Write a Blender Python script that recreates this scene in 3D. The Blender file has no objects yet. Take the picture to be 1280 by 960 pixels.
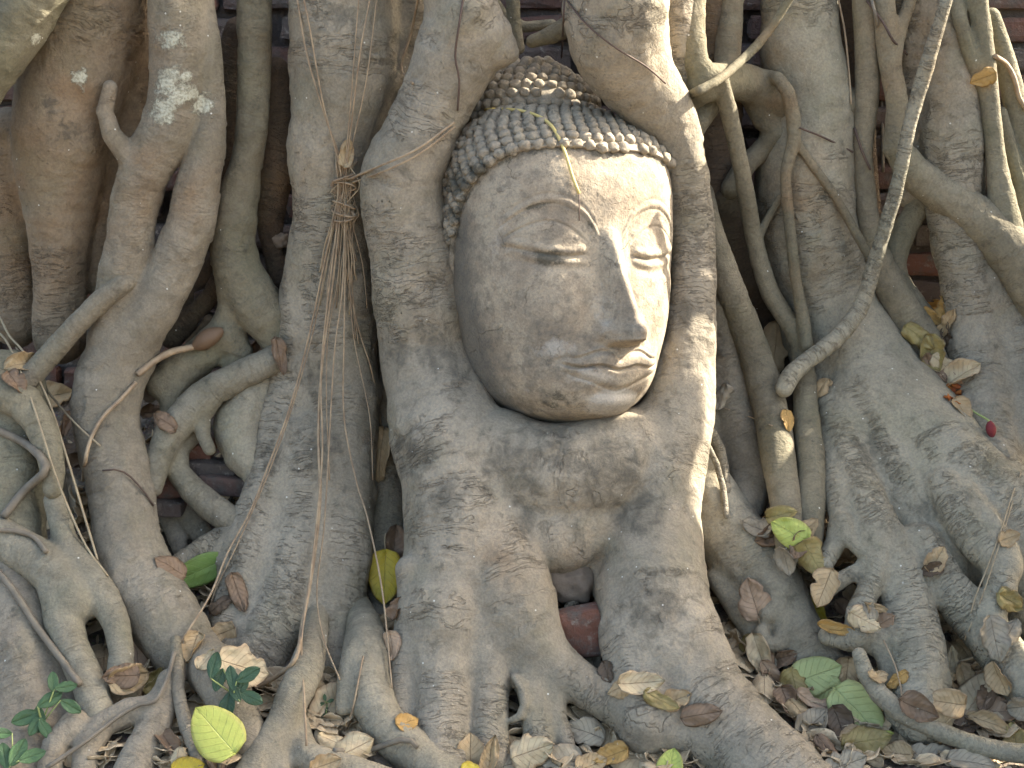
import bpy, bmesh, math, random, time
import numpy as np
from mathutils import Vector, Matrix
T0 = time.time()
SC = bpy.context.scene
COL = SC.collection
R = math.radians

# ------------------------------------------------------------------ camera
CAM_Y, CAM_Z, PITCH, FPX = -3.0, 1.2, R(12.0), 2000.0
cam = bpy.data.cameras.new('camera'); cam_o = bpy.data.objects.new('camera', cam); COL.objects.link(cam_o)
cam_o.location = (0, CAM_Y, CAM_Z); cam_o.rotation_euler = (R(90) - PITCH, 0, 0)
cam.sensor_width = 36.0; cam.lens = 36.0 * FPX / 1280.0
cam.clip_start = 0.05; cam.clip_end = 500
SC.camera = cam_o

# ------------------------------------------------------------------ light
SUN_TO = Vector((0.78, 0.27, 0.61)).normalized()
world = bpy.data.worlds.new('World'); SC.world = world; world.use_nodes = True
wn = world.node_tree.nodes; wl = world.node_tree.links
sky = wn.new('ShaderNodeTexSky'); sky.sky_type = 'NISHITA'; sky.sun_disc = False
sky.sun_elevation = math.asin(SUN_TO.z); sky.sun_rotation = math.atan2(SUN_TO.x, SUN_TO.y)
sky.air_density = 0.8; sky.dust_density = 4.0; sky.ozone_density = 0.3
bgn = wn['Background']; bgn.inputs['Strength'].default_value = 0.15
tint = wn.new('ShaderNodeMix'); tint.data_type = 'RGBA'; tint.blend_type = 'MULTIPLY'; tint.inputs[0].default_value = 1.0
tint.inputs[7].default_value = (1.0, 0.985, 0.915, 1.0)      # hazy, dusty air
wl.new(sky.outputs[0], tint.inputs[6]); wl.new(tint.outputs[2], bgn.inputs['Color'])
sun = bpy.data.lights.new('sun', 'SUN'); sun.energy = 5.0; sun.angle = R(0.5); sun.color = (1.0, 0.91, 0.78)
sun_o = bpy.data.objects.new('sun', sun); COL.objects.link(sun_o)
sun_o.rotation_euler = SUN_TO.to_track_quat('Z', 'Y').to_euler()
SC.view_settings.view_transform = 'Standard'; SC.view_settings.look = 'None'
SC.view_settings.gamma = 1.0; SC.view_settings.use_curve_mapping = False
SC.view_settings.exposure = 2.32
SC.render.engine = 'CYCLES'
SC.cycles.use_denoising = True
SC.cycles.max_bounces = 5; SC.cycles.diffuse_bounces = 4; SC.cycles.glossy_bounces = 2
SC.cycles.use_adaptive_sampling = True; SC.cycles.adaptive_threshold = 0.02

# ------------------------------------------------------------------ pixel -> place
FWD = Vector((0, math.cos(PITCH), -math.sin(PITCH))); UP = Vector((0, math.sin(PITCH), math.cos(PITCH)))
CAM = Vector((0, CAM_Y, CAM_Z))
def raydir(px, py):
    return FWD + Vector((1, 0, 0)) * ((px - 640) / FPX) + UP * ((480 - py) / FPX)
def P(px, py, y):
    d = raydir(px, py); return CAM + d * ((y - CAM_Y) / d.y)
def pxm(px, py, y):                       # metres per photo pixel there
    return ((y - CAM_Y) / raydir(px, py).y) / FPX
def y0(py, px=0):                         # where the root front runs: roots come forward as they go down, the right hand ones start deeper
    b = 0.15 * min(1, max(0, (px - 885) / 60.0)) * (1 - min(1, max(0, (py - 400) / 250.0)))
    return b + (0.0 if py < 450 else -0.42 * ((py - 450) / 500.0) ** 1.2)
def ground_z(x, y):
    off = 0.60 - 0.09 * np.clip((np.asarray(x) + 0.45) / 0.3, 0, 1) - 0.06 * np.clip((np.asarray(x) - 0.3) / 0.2, 0, 1)
    return np.clip(0.45 * (y + off), 0.0, 0.50)

# ------------------------------------------------------------------ numpy noise
def _hash(ix, iy, iz, seed):
    h = (ix.astype(np.uint32) * np.uint32(374761393) + iy.astype(np.uint32) * np.uint32(668265263) +
         iz.astype(np.uint32) * np.uint32(2246822519) + np.uint32((seed * 3266489917) & 0xffffffff))
    h ^= h >> np.uint32(15); h *= np.uint32(2246822519); h ^= h >> np.uint32(13); h *= np.uint32(3266489917); h ^= h >> np.uint32(16)
    return h.astype(np.float32) * np.float32(2.0 / 4294967295.0) - 1.0
def vnoise(p, seed=0):                    # smooth value noise, about -1..1
    f = np.floor(p); i = f.astype(np.int64); u = (p - f).astype(np.float32); u = u * u * u * (u * (u * 6 - 15) + 10)
    out = 0
    for dx in (0, 1):
        wx = u[:, 0] if dx else 1 - u[:, 0]
        for dy in (0, 1):
            wy = u[:, 1] if dy else 1 - u[:, 1]
            for dz in (0, 1):
                wz = u[:, 2] if dz else 1 - u[:, 2]
                out = out + wx * wy * wz * _hash(i[:, 0] + dx, i[:, 1] + dy, i[:, 2] + dz, seed)
    return out
def fbm(p, seed=0, oct=3):
    a, o, t = 1.0, 0, 0
    for k in range(oct):
        o = o + a * vnoise(p * (2.03 ** k), seed + k * 17); t += a; a *= 0.5
    return o / t

# ------------------------------------------------------------------ tagging and mesh helpers
def tag(o, label=None, cat=None, group=None, kind=None):
    if label: o['label'] = label
    if cat: o['category'] = cat
    if group: o['group'] = group
    if kind: o['kind'] = kind
    return o
def link(o, parent=None):
    COL.objects.link(o)
    if parent is not None:
        o.parent = parent; o.matrix_parent_inverse = Matrix.Translation(-parent.location)
    return o
def empty(name, loc, label, cat, group=None):
    e = bpy.data.objects.new(name, None); e.location = loc; e.empty_display_size = 0.05
    COL.objects.link(e); return tag(e, label, cat, group)
def mesh_np(name, V, F, mats, N=None, attrs=None, smooth=True):
    me = bpy.data.meshes.new(name)
    F = np.asarray(F, np.int32); k = F.shape[1]; n = len(F)
    me.vertices.add(len(V)); me.vertices.foreach_set('co', np.ascontiguousarray(V, np.float32).ravel())
    me.loops.add(n * k); me.loops.foreach_set('vertex_index', F.ravel())
    me.polygons.add(n); me.polygons.foreach_set('loop_start', np.arange(0, n * k, k, dtype=np.int32))
    me.polygons.foreach_set('loop_total', np.full(n, k, np.int32))
    me.polygons.foreach_set('use_smooth', np.full(n, smooth, bool))
    me.update(calc_edges=True)
    for a, v in (attrs or {}).items():
        v = np.asarray(v, np.float32)
        if v.ndim == 2:
            at = me.attributes.new(a, 'FLOAT_VECTOR', 'POINT'); at.data.foreach_set('vector', v.ravel())
        else:
            at = me.attributes.new(a, 'FLOAT', 'POINT'); at.data.foreach_set('value', v)
    if N is not None: me.normals_split_custom_set_from_vertices(N.tolist())
    for m in (mats if isinstance(mats, (list, tuple)) else [mats]): me.materials.append(m)
    return me
def vnormals(V, F):
    A = V[F[:, 2]] - V[F[:, 0]]; B = V[F[:, 3 if F.shape[1] == 4 else 1]] - V[F[:, 1 if F.shape[1] == 4 else 0]]
    fn = np.cross(A, B) if F.shape[1] == 4 else np.cross(V[F[:, 1]] - V[F[:, 0]], V[F[:, 2]] - V[F[:, 0]])
    N = np.zeros_like(V)
    for c in range(F.shape[1]):
        for ax in range(3): N[:, ax] += np.bincount(F[:, c], weights=fn[:, ax], minlength=len(V))
    return N / (np.linalg.norm(N, axis=1, keepdims=True) + 1e-12)
def spline(pts, step):
    """Catmull-Rom through rows of pts (n x m), resampled about every step metres."""
    pts = np.asarray(pts, float)
    if len(pts) == 2: pts = np.vstack([pts[0], (pts[0] + pts[1]) / 2, pts[1]])
    Q = np.vstack([2 * pts[0] - pts[1], pts, 2 * pts[-1] - pts[-2]]); out = []
    for i in range(1, len(Q) - 2):
        n = max(1, int(np.linalg.norm(Q[i + 1, :3] - Q[i, :3]) / step))
        for t in np.arange(n) / n:
            a, b, c, d = Q[i - 1], Q[i], Q[i + 1], Q[i + 2]
            out.append(0.5 * (2 * b + (c - a) * t + (2 * a - 5 * b + 4 * c - d) * t * t + (3 * b - a - 3 * c + d) * t ** 3))
    out.append(pts[-1]); return np.array(out)
def tube_mesh(paths, sides=8):
    """paths: list of (n x 4) x,y,z,r. One mesh data (V,F) with closed ends."""
    VV, FF, SS = [], [], []; base = 0
    for A in paths:
        A = np.asarray(A, float); n = len(A); p = A[:, :3]; r = A[:, 3]
        t = np.gradient(p, axis=0); t /= np.linalg.norm(t, axis=1, keepdims=True) + 1e-9
        u = np.cross(t[0], [0.3, 1, 0.2]); u /= np.linalg.norm(u) + 1e-9
        s = np.concatenate([[0], np.cumsum(np.linalg.norm(np.diff(p, axis=0), axis=1))])
        ang = np.arange(sides) / sides * 2 * math.pi; rows = []
        for i in range(n):
            u = u - t[i] * np.dot(u, t[i]); u /= np.linalg.norm(u) + 1e-9; w = np.cross(t[i], u)
            rows.append(p[i] + r[i] * (np.cos(ang)[:, None] * u + np.sin(ang)[:, None] * w))
        V = np.vstack(rows + [p[0][None], p[-1][None]]); F = []
        for i in range(n - 1):
            for j in range(sides):
                j2 = (j + 1) % sides
                F.append((i * sides + j, i * sides + j2, (i + 1) * sides + j2, (i + 1) * sides + j))
        c0, c1 = n * sides, n * sides + 1
        for j in range(0, sides, 2):
            a, b, c = j, (j + 1) % sides, (j + 2) % sides; e = (n - 1) * sides
            F.append((c0, c, b, a)); F.append((c1, e + a, e + b, e + c))
        VV.append(V); FF.append(np.array(F) + base); SS.append(np.concatenate([np.repeat(s, sides), [0, s[-1]]])); base += len(V)
    return np.vstack(VV), np.vstack(FF), np.concatenate(SS)

# ------------------------------------------------------------------ materials
class NT:
    def __init__(s, name):
        s.m = bpy.data.materials.new(name); s.m.use_nodes = True; s.t = s.m.node_tree; s.n = s.t.nodes; s.l = s.t.links
        s.b = s.n['Principled BSDF']; s.out = s.n['Material Output']
    def node(s, ty, **kw):
        n = s.n.new('ShaderNode' + ty)
        for k, v in kw.items():
            if k.startswith('i_'):
                k2 = k[2:]; k2 = int(k2) if k2.isdigit() else k2.replace('_', ' ')
                s.set(n.inputs[k2], v)
            else: setattr(n, k, v)
        return n
    def set(s, sock, v):
        if hasattr(v, 'is_output') or isinstance(v, bpy.types.NodeSocket): s.l.new(v, sock)
        else: sock.default_value = v
    def math(s, op, a, b=0.0, c=None, clamp=False):
        n = s.n.new('ShaderNodeMath'); n.operation = op; n.use_clamp = clamp; s.set(n.inputs[0], a); s.set(n.inputs[1], b)
        if c is not None: s.set(n.inputs[2], c)
        return n.outputs[0]
    def mix(s, f, a, b, mode='MIX'):
        n = s.n.new('ShaderNodeMix'); n.data_type = 'RGBA'; n.blend_type = mode; n.clamp_factor = True
        s.set(n.inputs[0], f); s.set(n.inputs[6], a); s.set(n.inputs[7], b); return n.outputs[2]
    def noise(s, vec, scale, detail=4.0, rough=0.55, dist=0.0):
        n = s.node('TexNoise', i_Scale=scale, i_Detail=detail, i_Roughness=rough, i_Distortion=dist)
        s.l.new(vec, n.inputs['Vector']); return n.outputs[0]
    def ramp(s, f, lo, hi, smooth=True):
        n = s.n.new('ShaderNodeMapRange'); n.interpolation_type = 'SMOOTHSTEP' if smooth else 'LINEAR'
        s.set(n.inputs[0], f); n.inputs[1].default_value = lo; n.inputs[2].default_value = hi
        return n.outputs[0]
    def attr(s, name): return s.node('Attribute', attribute_name=name)
    def bump(s, h, dist, strength=1.0, normal=None):
        n = s.node('Bump', i_Distance=dist, i_Strength=strength); s.l.new(h, n.inputs['Height'])
        if normal is not None: s.l.new(normal, n.inputs['Normal'])
        return n.outputs[0]
def rgb(r, g, b): return (r, g, b, 1.0)

def bark_mat(name, dust, deep, stain, ring=1.0, crackle=1.0, green=0.0):
    k = NT(name)
    pos = k.node('NewGeometry').outputs['Position']
    rv = k.attr('rv').outputs['Vector']                 # (arc length along the root, 0, seed)
    sx = k.node('SeparateXYZ', i_0=rv).outputs; px = k.node('SeparateXYZ', i_0=pos).outputs
    wob = k.noise(pos, 9.0, 3.0)
    kp = sx[1]
    s2 = k.math('ADD', sx[0], k.math('MULTIPLY', wob, 0.05))
    across = k.node('CombineXYZ', i_0=k.math('MULTIPLY', s2, 80.0), i_1=k.math('MULTIPLY', px[0], 9.0),
                    i_2=k.math('MULTIPLY', k.math('ADD', px[2], k.math('MULTIPLY', px[1], 1.3)), 9.0)).outputs[0]
    across2 = k.node('CombineXYZ', i_0=k.math('MULTIPLY', s2, 32.0), i_1=k.math('MULTIPLY', px[0], 5.0),
                    i_2=k.math('MULTIPLY', k.math('ADD', px[2], px[1]), 5.0)).outputs[0]
    rings = k.noise(across, 1.0, 3.0, 0.6); rings2 = k.noise(across2, 1.0, 3.0, 0.6)
    crease = k.ramp(k.math('ABSOLUTE', k.math('SUBTRACT', rings2, 0.5)), 0.0, 0.035)      # thin lines where it crosses
    fl = k.ramp(k.math('ABSOLUTE', k.math('SUBTRACT', rings, 0.5)), 0.0, 0.022)
    fl = k.math('MAXIMUM', fl, k.math('SUBTRACT', 1.0, kp)); fl = k.math('MAXIMUM', fl, k.ramp(k.noise(pos, 6.5, 3.0), 0.50, 0.66))
    region = k.ramp(k.noise(pos, 5.5, 3.0), 0.36, 0.54)
    crease = k.math('MAXIMUM', k.math('MAXIMUM', crease, region), k.math('SUBTRACT', 1.0, kp))
    rings = k.math('ADD', 0.5, k.math('MULTIPLY', k.math('SUBTRACT', rings, 0.5), kp))
    vs = k.math('ADD', 0.65, k.math('MULTIPLY', 0.8, k.math('FRACT', k.math('MULTIPLY', sx[2], 0.0413))))
    vp = k.node('VectorMath', operation='SCALE'); k.l.new(pos, vp.inputs[0]); k.l.new(vs, vp.inputs['Scale'])
    fine = k.noise(pos, 210.0, 5.0, 0.65); mid = k.noise(vp.outputs[0], 42.0, 5.0, 0.6, 0.6); big = k.noise(pos, 6.0, 4.0, 0.6)
    vor = k.node('TexVoronoi', feature='DISTANCE_TO_EDGE', i_Scale=26.0)
    k.l.new(k.mix(0.10, pos, k.noise(pos, 30.0, 3.0)), vor.inputs['Vector'])
    cracks = k.ramp(vor.outputs['Distance'], 0.0, 0.05)
    crreg = k.ramp(k.noise(pos, 5.0, 3.0, 0.6), 0.50, 0.66)
    cracks = k.math('MAXIMUM', cracks, k.math('SUBTRACT', 1.0, crreg))
    flake = k.noise(k.node('CombineXYZ', i_0=k.math('MULTIPLY', s2, 40.0), i_1=k.math('MULTIPLY', px[0], 26.0), i_2=k.math('MULTIPLY', k.math('ADD', px[2], px[1]), 26.0)).outputs[0], 1.0, 6.0, 0.72, 0.8)
    flk = k.math('MULTIPLY', k.ramp(flake, 0.47, 0.53), k.math('MULTIPLY', kp, k.ramp(k.noise(pos, 8.0, 3.0), 0.46, 0.62)))
    # colour
    c = k.mix(k.ramp(big, 0.35, 0.66), dust, deep)
    c = k.mix(k.math('MULTIPLY', k.ramp(mid, 0.44, 0.74), 0.45), c, stain)
    warm = k.attr('warm').outputs['Fac']
    c = k.mix(k.math('MULTIPLY', k.math('MULTIPLY', warm, 0.6), k.ramp(k.noise(pos, 14.0, 4.0), 0.3, 0.7)), c, rgb(0.24, 0.152, 0.080))
    gr = k.math('MULTIPLY', k.ramp(k.noise(pos, 7.5, 3.0), 0.48, 0.68), 0.25 + green, clamp=True)
    c = k.mix(gr, c, rgb(0.155, 0.155, 0.095))
    st = k.attr('stain').outputs['Fac']                 # mildew patches
    c = k.mix(k.math('MULTIPLY', k.ramp(k.math('ADD', st, k.math('MULTIPLY', k.math('SUBTRACT', mid, 0.5), 2.2)), 0.28, 1.15), 0.65), c, rgb(0.085, 0.080, 0.066))
    c = k.mix(k.math('MULTIPLY', flk, 0.28 * crackle), c, deep)
    blot = k.math('MULTIPLY', k.ramp(k.noise(pos, 24.0, 6.0, 0.7), 0.59, 0.70), 0.5)
    c = k.mix(blot, c, rgb(0.075, 0.072, 0.06))
    c = k.mix(k.math('MULTIPLY', k.ramp(rings, 0.52, 0.70), 0.30 * ring), c, stain)
    c = k.mix(k.math('MULTIPLY', k.math('SUBTRACT', 1.0, crease), 0.07 * ring), c, rgb(0.08, 0.065, 0.048))
    c = k.mix(k.math('MULTIPLY', k.math('SUBTRACT', 1.0, fl), 0.34 * ring), c, rgb(0.08, 0.066, 0.050))
    c = k.mix(k.math('MULTIPLY', k.math('SUBTRACT', 1.0, cracks), 0.05 * crackle), c, rgb(0.06, 0.05, 0.04))
    c = k.mix(0.32, c, k.mix(k.ramp(fine, 0.33, 0.67), rgb(0.09, 0.075, 0.055), rgb(0.45, 0.40, 0.31)), 'OVERLAY')
    v1 = k.math('FRACT', k.math('MULTIPLY', sx[2], 0.0618)); v2 = k.math('FRACT', k.math('MULTIPLY', sx[2], 0.0271))      # every root its own age
    c = k.mix(1.0, c, k.mix(v1, rgb(0.84, 0.84, 0.84), rgb(1.12, 1.12, 1.12)), 'MULTIPLY')
    c = k.mix(0.45, c, k.mix(v2, rgb(0.94, 1.0, 0.90), rgb(1.08, 0.99, 0.92)), 'MULTIPLY')
    lich = k.attr('lichen').outputs['Fac']
    lf = k.ramp(k.math('ADD', lich, k.math('MULTIPLY', k.math('SUBTRACT', k.noise(pos, 60.0, 6.0, 0.75), 0.5), 2.6)), 0.40, 0.80)
    c = k.mix(k.math('MULTIPLY', lf, 0.9), c, k.mix(k.ramp(fine, 0.35, 0.6), rgb(0.28, 0.27, 0.20), rgb(0.50, 0.49, 0.38)))
    speck = k.node('TexVoronoi', feature='F1', i_Scale=46.0); k.l.new(pos, speck.inputs['Vector'])
    sp = k.math('MULTIPLY', k.math('LESS_THAN', speck.outputs['Distance'], 0.075),
                k.math('GREATER_THAN', k.node('SeparateXYZ', i_0=speck.outputs['Color']).outputs[0], 0.80))
    c = k.mix(k.math('MULTIPLY', sp, 0.8), c, rgb(0.62, 0.60, 0.52))
    k.set(k.b.inputs['Base Color'], c); k.b.inputs['Roughness'].default_value = 0.86
    k.b.inputs['Specular IOR Level'].default_value = 0.25
    h = k.math('ADD', k.math('MULTIPLY', rings, 0.75 * ring), k.math('MULTIPLY', mid, 0.8))
    h = k.math('ADD', h, k.math('ADD', k.math('MULTIPLY', crease, 0.10 * ring), k.math('MULTIPLY', fl, 0.34 * ring))); h = k.math('ADD', h, k.math('MULTIPLY', cracks, 0.05 * crackle))
    h = k.math('ADD', h, k.math('MULTIPLY', lf, 0.25)); h = k.math('ADD', h, k.math('MULTIPLY', flk, -0.40 * crackle))
    n1 = k.bump(h, 0.0056); n2 = k.bump(fine, 0.0016, 1.0, n1)
    k.l.new(n2, k.b.inputs['Normal'])
    return k.m
M = {}
M['grey'] = bark_mat('dusty_grey_bark', rgb(0.325, 0.293, 0.232), rgb(0.236, 0.214, 0.168), rgb(0.150, 0.136, 0.108))
M['brown'] = bark_mat('brown_bark', rgb(0.270, 0.222, 0.158), rgb(0.190, 0.152, 0.105), rgb(0.110, 0.088, 0.062), 1.0, 0.7)
M['olive'] = bark_mat('smooth_olive_bark', rgb(0.262, 0.236, 0.172), rgb(0.180, 0.164, 0.118), rgb(0.118, 0.106, 0.080), 0.30, 0.0, 0.08)
M['dusty'] = bark_mat('pale_dusty_bark', rgb(0.322, 0.288, 0.226), rgb(0.242, 0.215, 0.166), rgb(0.155, 0.137, 0.108), 0.35, 0.25)
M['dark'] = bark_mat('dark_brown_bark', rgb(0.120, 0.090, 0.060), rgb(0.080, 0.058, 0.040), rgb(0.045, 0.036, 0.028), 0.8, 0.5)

# ------------------------------------------------------------------ roots: blended implicit tubes, meshed by surface nets
VOX = 0.0045
LICHEN = [(215, 50, 18), (213, 105, 24), (206, 138, 22), (222, 122, 16), (240, 118, 14), (255, 130, 16), (100, 97, 13), (232, 95, 10), (45, 48, 9)]
STAINS = [(425, 20, 22), (650, 580, 60), (760, 590, 60), (800, 640, 40), (520, 560, 40), (545, 440, 38), (500, 440, 24), (345, 570, 22),
          (395, 560, 40), (570, 470, 26), (880, 440, 26), (700, 560, 40), (62, 130, 14), (92, 165, 22), (505, 215, 14), (500, 300, 12), (1090, 560, 30),
          (1160, 640, 26), (390, 470, 30), (820, 760, 50), (560, 620, 26), (660, 650, 26), (440, 340, 18), (860, 390, 22)]
WARM = [(60, 250, 90), (20, 300, 70), (170, 60, 40), (185, 240, 60), (165, 210, 50), (130, 270, 50), (235, 240, 50), (110, 110, 60), (345, 230, 40),
        (940, 40, 60), (1140, 60, 60), (1000, 240, 60), (975, 130, 30), (740, 690, 40), (725, 720, 30), (610, 700, 40), (1000, 330, 40), (335, 60, 30)]
def world_pts(spec, dy0):
    out = []
    if spec[0] == 'W': return [tuple(float(v) for v in q.split(',')) for q in spec[1:].split(';')]   # x,y,z,radius in metres
    for q in spec.split(';'):
        a = [float(v) for v in q.split(',')]
        y = y0(a[1], a[0]) + dy0 + (a[3] if len(a) > 3 else 0.0)
        p = P(a[0], a[1], y); out.append((p.x, p.y, p.z, a[2] * pxm(a[0], a[1], y)))
    return out
def surface_nets(f, org, h):
    s = f < 0; nx, ny, nz = f.shape
    c = np.zeros((nx - 1, ny - 1, nz - 1), np.int8)
    cs = [(a, b, d) for a in (0, 1) for b in (0, 1) for d in (0, 1)]
    for a, b, d in cs: c += s[a:nx - 1 + a, b:ny - 1 + b, d:nz - 1 + d]
    I, J, K = np.nonzero((c > 0) & (c < 8)); n = len(I)
    idx = np.full(c.shape, -1, np.int32); idx[I, J, K] = np.arange(n)
    acc = np.zeros((n, 3)); cnt = np.zeros(n)
    for e0 in cs:
        for ax in range(3):
            if e0[ax]: continue
            e1 = list(e0); e1[ax] = 1
            fa = f[I + e0[0], J + e0[1], K + e0[2]]; fb = f[I + e1[0], J + e1[1], K + e1[2]]
            m = (fa < 0) != (fb < 0); t = np.where(m, fa / np.where(m, fa - fb, 1), 0)
            q = np.tile(np.array(e0, float), (n, 1)); q[:, ax] = t
            acc += q * m[:, None]; cnt += m
    V = (np.stack([I, J, K], 1) + acc / cnt[:, None]) * h + org
    F = []
    for ax in range(3):
        A = [slice(None)] * 3; B = [slice(None)] * 3; A[ax] = slice(0, -1); B[ax] = slice(1, None)
        sa, sb = s[tuple(A)], s[tuple(B)]
        e = np.array(np.nonzero(sa != sb)).T
        o1, o2 = (ax + 1) % 3, (ax + 2) % 3
        e = e[(e[:, o1] > 0) & (e[:, o2] > 0) & (e[:, o1] < f.shape[o1] - 1) & (e[:, o2] < f.shape[o2] - 1)]
        ins = sa[e[:, 0], e[:, 1], e[:, 2]]
        def cell(d1, d2):
            q = e.copy(); q[:, o1] -= d1; q[:, o2] -= d2; return idx[q[:, 0], q[:, 1], q[:, 2]]
        Q = np.stack([cell(1, 1), cell(0, 1), cell(0, 0), cell(1, 0)], 1)
        Q[~ins] = Q[~ins][:, ::-1]; F.append(Q)
    F = np.vstack(F); return V, F[(F >= 0).all(1)]
def in_px(V):
    d = V - np.array(CAM); z = d @ np.array(FWD)
    return 640 + d[:, 0] / z * FPX, 480 - (d @ np.array(UP)) / z * FPX
def spots(px, py, L):
    o = np.zeros(len(px))
    for x, y, r in L: o = np.maximum(o, np.exp(-(((px - x) ** 2 + (py - y) ** 2) / (r * r))))
    return o
NROOT = [0]
def roots(name, label, cat, chains, mat='grey', dy=0.0, k=12, lump=1.0, group=None, vox=None, flute=1.0):
    """chains: list of (part name, 'px,py,radius[,dy];...'[, extra dy]). Blends them into one skin, then hands each part its own faces."""
    NROOT[0] += 1; seed = NROOT[0] * 31; h = vox or VOX
    segs = []; parts = []
    for ci, ch in enumerate(chains):
        pts = spline(world_pts(ch[1], dy + (ch[2] if len(ch) > 2 else 0)), 0.028)
        pts[:, 3] = np.maximum(pts[:, 3], 0.002)
        s = 0.0
        for a, b in zip(pts[:-1], pts[1:]):
            L = np.linalg.norm(b[:3] - a[:3])
            if L < 1e-6: continue
            segs.append((a, b, s, L, ci)); s += L
        parts.append(ch[0])
    A = np.array([q[0] for q in segs]); B = np.array([q[1] for q in segs])
    rm = max(A[:, 3].max(), B[:, 3].max()); pad = 0.03
    lo = np.minimum((A[:, :3] - A[:, 3:]).min(0), (B[:, :3] - B[:, 3:]).min(0)) - pad
    hi = np.maximum((A[:, :3] + A[:, 3:]).max(0), (B[:, :3] + B[:, 3:]).max(0)) + pad
    lo[2] = max(lo[2], -0.10)
    n = np.ceil((hi - lo) / h).astype(int) + 1
    f = np.full(n, 1.0, np.float32); best = np.full(n, 1.0, np.float32); own = np.zeros(n, np.int16)
    kk = k * 0.0015
    for ci in range(len(chains)):
        ids = [i for i, q in enumerate(segs) if q[4] == ci]
        rr = max(max(segs[i][0][3], segs[i][1][3]) for i in ids) + kk + 2.5 * h
        cp = np.array([segs[i][0][:3] for i in ids] + [segs[ids[-1]][1][:3]])
        cl = np.clip(np.floor((cp.min(0) - rr - lo) / h).astype(int), 0, n - 1); cu = np.minimum(np.ceil((cp.max(0) + rr - lo) / h).astype(int) + 1, n)
        if (cu <= cl).any(): continue
        G = np.full(cu - cl, 1.0, np.float32); O = np.zeros(cu - cl, np.int16)
        for i in ids:
            a, b, s, L, _ = segs[i]
            m = max(a[3], b[3]) + kk + 2.5 * h
            l = np.maximum(np.floor((np.minimum(a[:3], b[:3]) - m - lo) / h).astype(int), cl)
            u = np.minimum(np.ceil((np.maximum(a[:3], b[:3]) + m - lo) / h).astype(int) + 1, cu)
            if (u <= l).any(): continue
            X = (np.arange(l[0], u[0]) * h + lo[0] - a[0])[:, None, None].astype(np.float32)
            Y = (np.arange(l[1], u[1]) * h + lo[1] - a[1])[None, :, None].astype(np.float32)
            Z = (np.arange(l[2], u[2]) * h + lo[2] - a[2])[None, None, :].astype(np.float32)
            d = (b[:3] - a[:3])
            t = np.clip((X * d[0] + Y * d[1] + Z * d[2]) / (L * L), 0, 1)
            D = np.sqrt((X - t * d[0]) ** 2 + (Y - t * d[1]) ** 2 + (Z - t * d[2]) ** 2) - (a[3] + t * (b[3] - a[3]))
            sl = tuple(slice(p - c0, q - c0) for p, q, c0 in zip(l, u, cl))
            g = G[sl]; mk = D < g; g[mk] = D[mk]; O[sl][mk] = i
        sl = tuple(slice(p, q) for p, q in zip(cl, cu))
        g = f[sl]; bb = best[sl]; mk = G < bb; bb[mk] = G[mk]; own[sl][mk] = O[mk]
        w = np.clip(0.5 + 0.5 * (g - G) / kk, 0, 1)
        f[sl] = g * (1 - w) + G * w - kk * w * (1 - w)
    V, F = surface_nets(f, lo, h)
    ix = np.clip(np.round((V - lo) / h).astype(int), 0, n - 1); sid = own[ix[:, 0], ix[:, 1], ix[:, 2]]
    a = A[sid]; b = B[sid]; d = b[:, :3] - a[:, :3]; L = np.linalg.norm(d, axis=1)
    S0 = np.array([q[2] for q in segs])[sid]; CI = np.array([q[4] for q in segs])[sid]
    tt = np.clip(((V - a[:, :3]) * d).sum(1) / (L * L), 0, 1); sarc = S0 + tt * L
    tan = d / L[:, None]; rad = a[:, 3] + tt * (b[:, 3] - a[:, 3])
    N = vnormals(V, F)
    al = (V * tan).sum(1, keepdims=True) * tan; pr = V - al                # along / across the root
    sv = sarc + CI * 3.1                                                      # fade every along-the-root pattern out where two roots join
    E = np.vstack([F[:, [0, 1]], F[:, [1, 2]]]); seam = np.zeros(len(V)); bad = np.abs(sv[E[:, 0]] - sv[E[:, 1]]) > 3.0 * h
    seam[E[bad].ravel()] = 1.0; deg = np.bincount(E.ravel(), minlength=len(V)) + 1e-9
    for _ in range(3):
        m = seam.copy(); np.maximum.at(m, E[:, 0], seam[E[:, 1]]); np.maximum.at(m, E[:, 1], seam[E[:, 0]]); seam = m
    for _ in range(5):
        a2 = (np.bincount(E[:, 0], seam[E[:, 1]], len(V)) + np.bincount(E[:, 1], seam[E[:, 0]], len(V))) / deg; seam = np.where(seam > .999, 1, np.maximum(a2, seam * .5))
    keep = 1 - np.clip(seam, 0, 1)
    q1 = V * 11.0 + seed
    disp = 0.11 * lump * np.minimum(rad, 0.07) * fbm(q1, seed, 2)
    disp += keep * flute * np.minimum(rad * 0.06, 0.0035) * fbm(pr * 34 + al * 5 + seed, seed + 5, 2)
    # transverse wrinkles
    q2 = np.stack([sarc * 55 + 2.0 * vnoise(V * 9, seed + 2), pr[:, 0] * 8 + CI * 7.3, (pr[:, 1] + pr[:, 2]) * 8], 1)
    disp += keep * lump * np.minimum(rad * 0.03, 0.0017) * fbm(q2, seed + 9, 2) * np.clip(0.4 + fbm(V * 5, seed + 3, 2) * 1.5, 0, 1.3)
    disp += 0.0017 * lump * fbm(V * 48, seed + 21, 3) * np.clip(rad / 0.03, 0, 1)
    # scattered knobs and scars
    kn = fbm(V * 24, seed + 12, 2); disp += lump * 0.006 * np.clip(kn - 0.38, 0, 1) * np.clip(rad / 0.05, 0, 1) - lump * 0.006 * np.clip(-kn - 0.42, 0, 1) * np.clip(rad / 0.05, 0, 1)
    V = V + N * disp[:, None].astype(float); N = vnormals(V, F)
    px, py = in_px(V)
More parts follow.
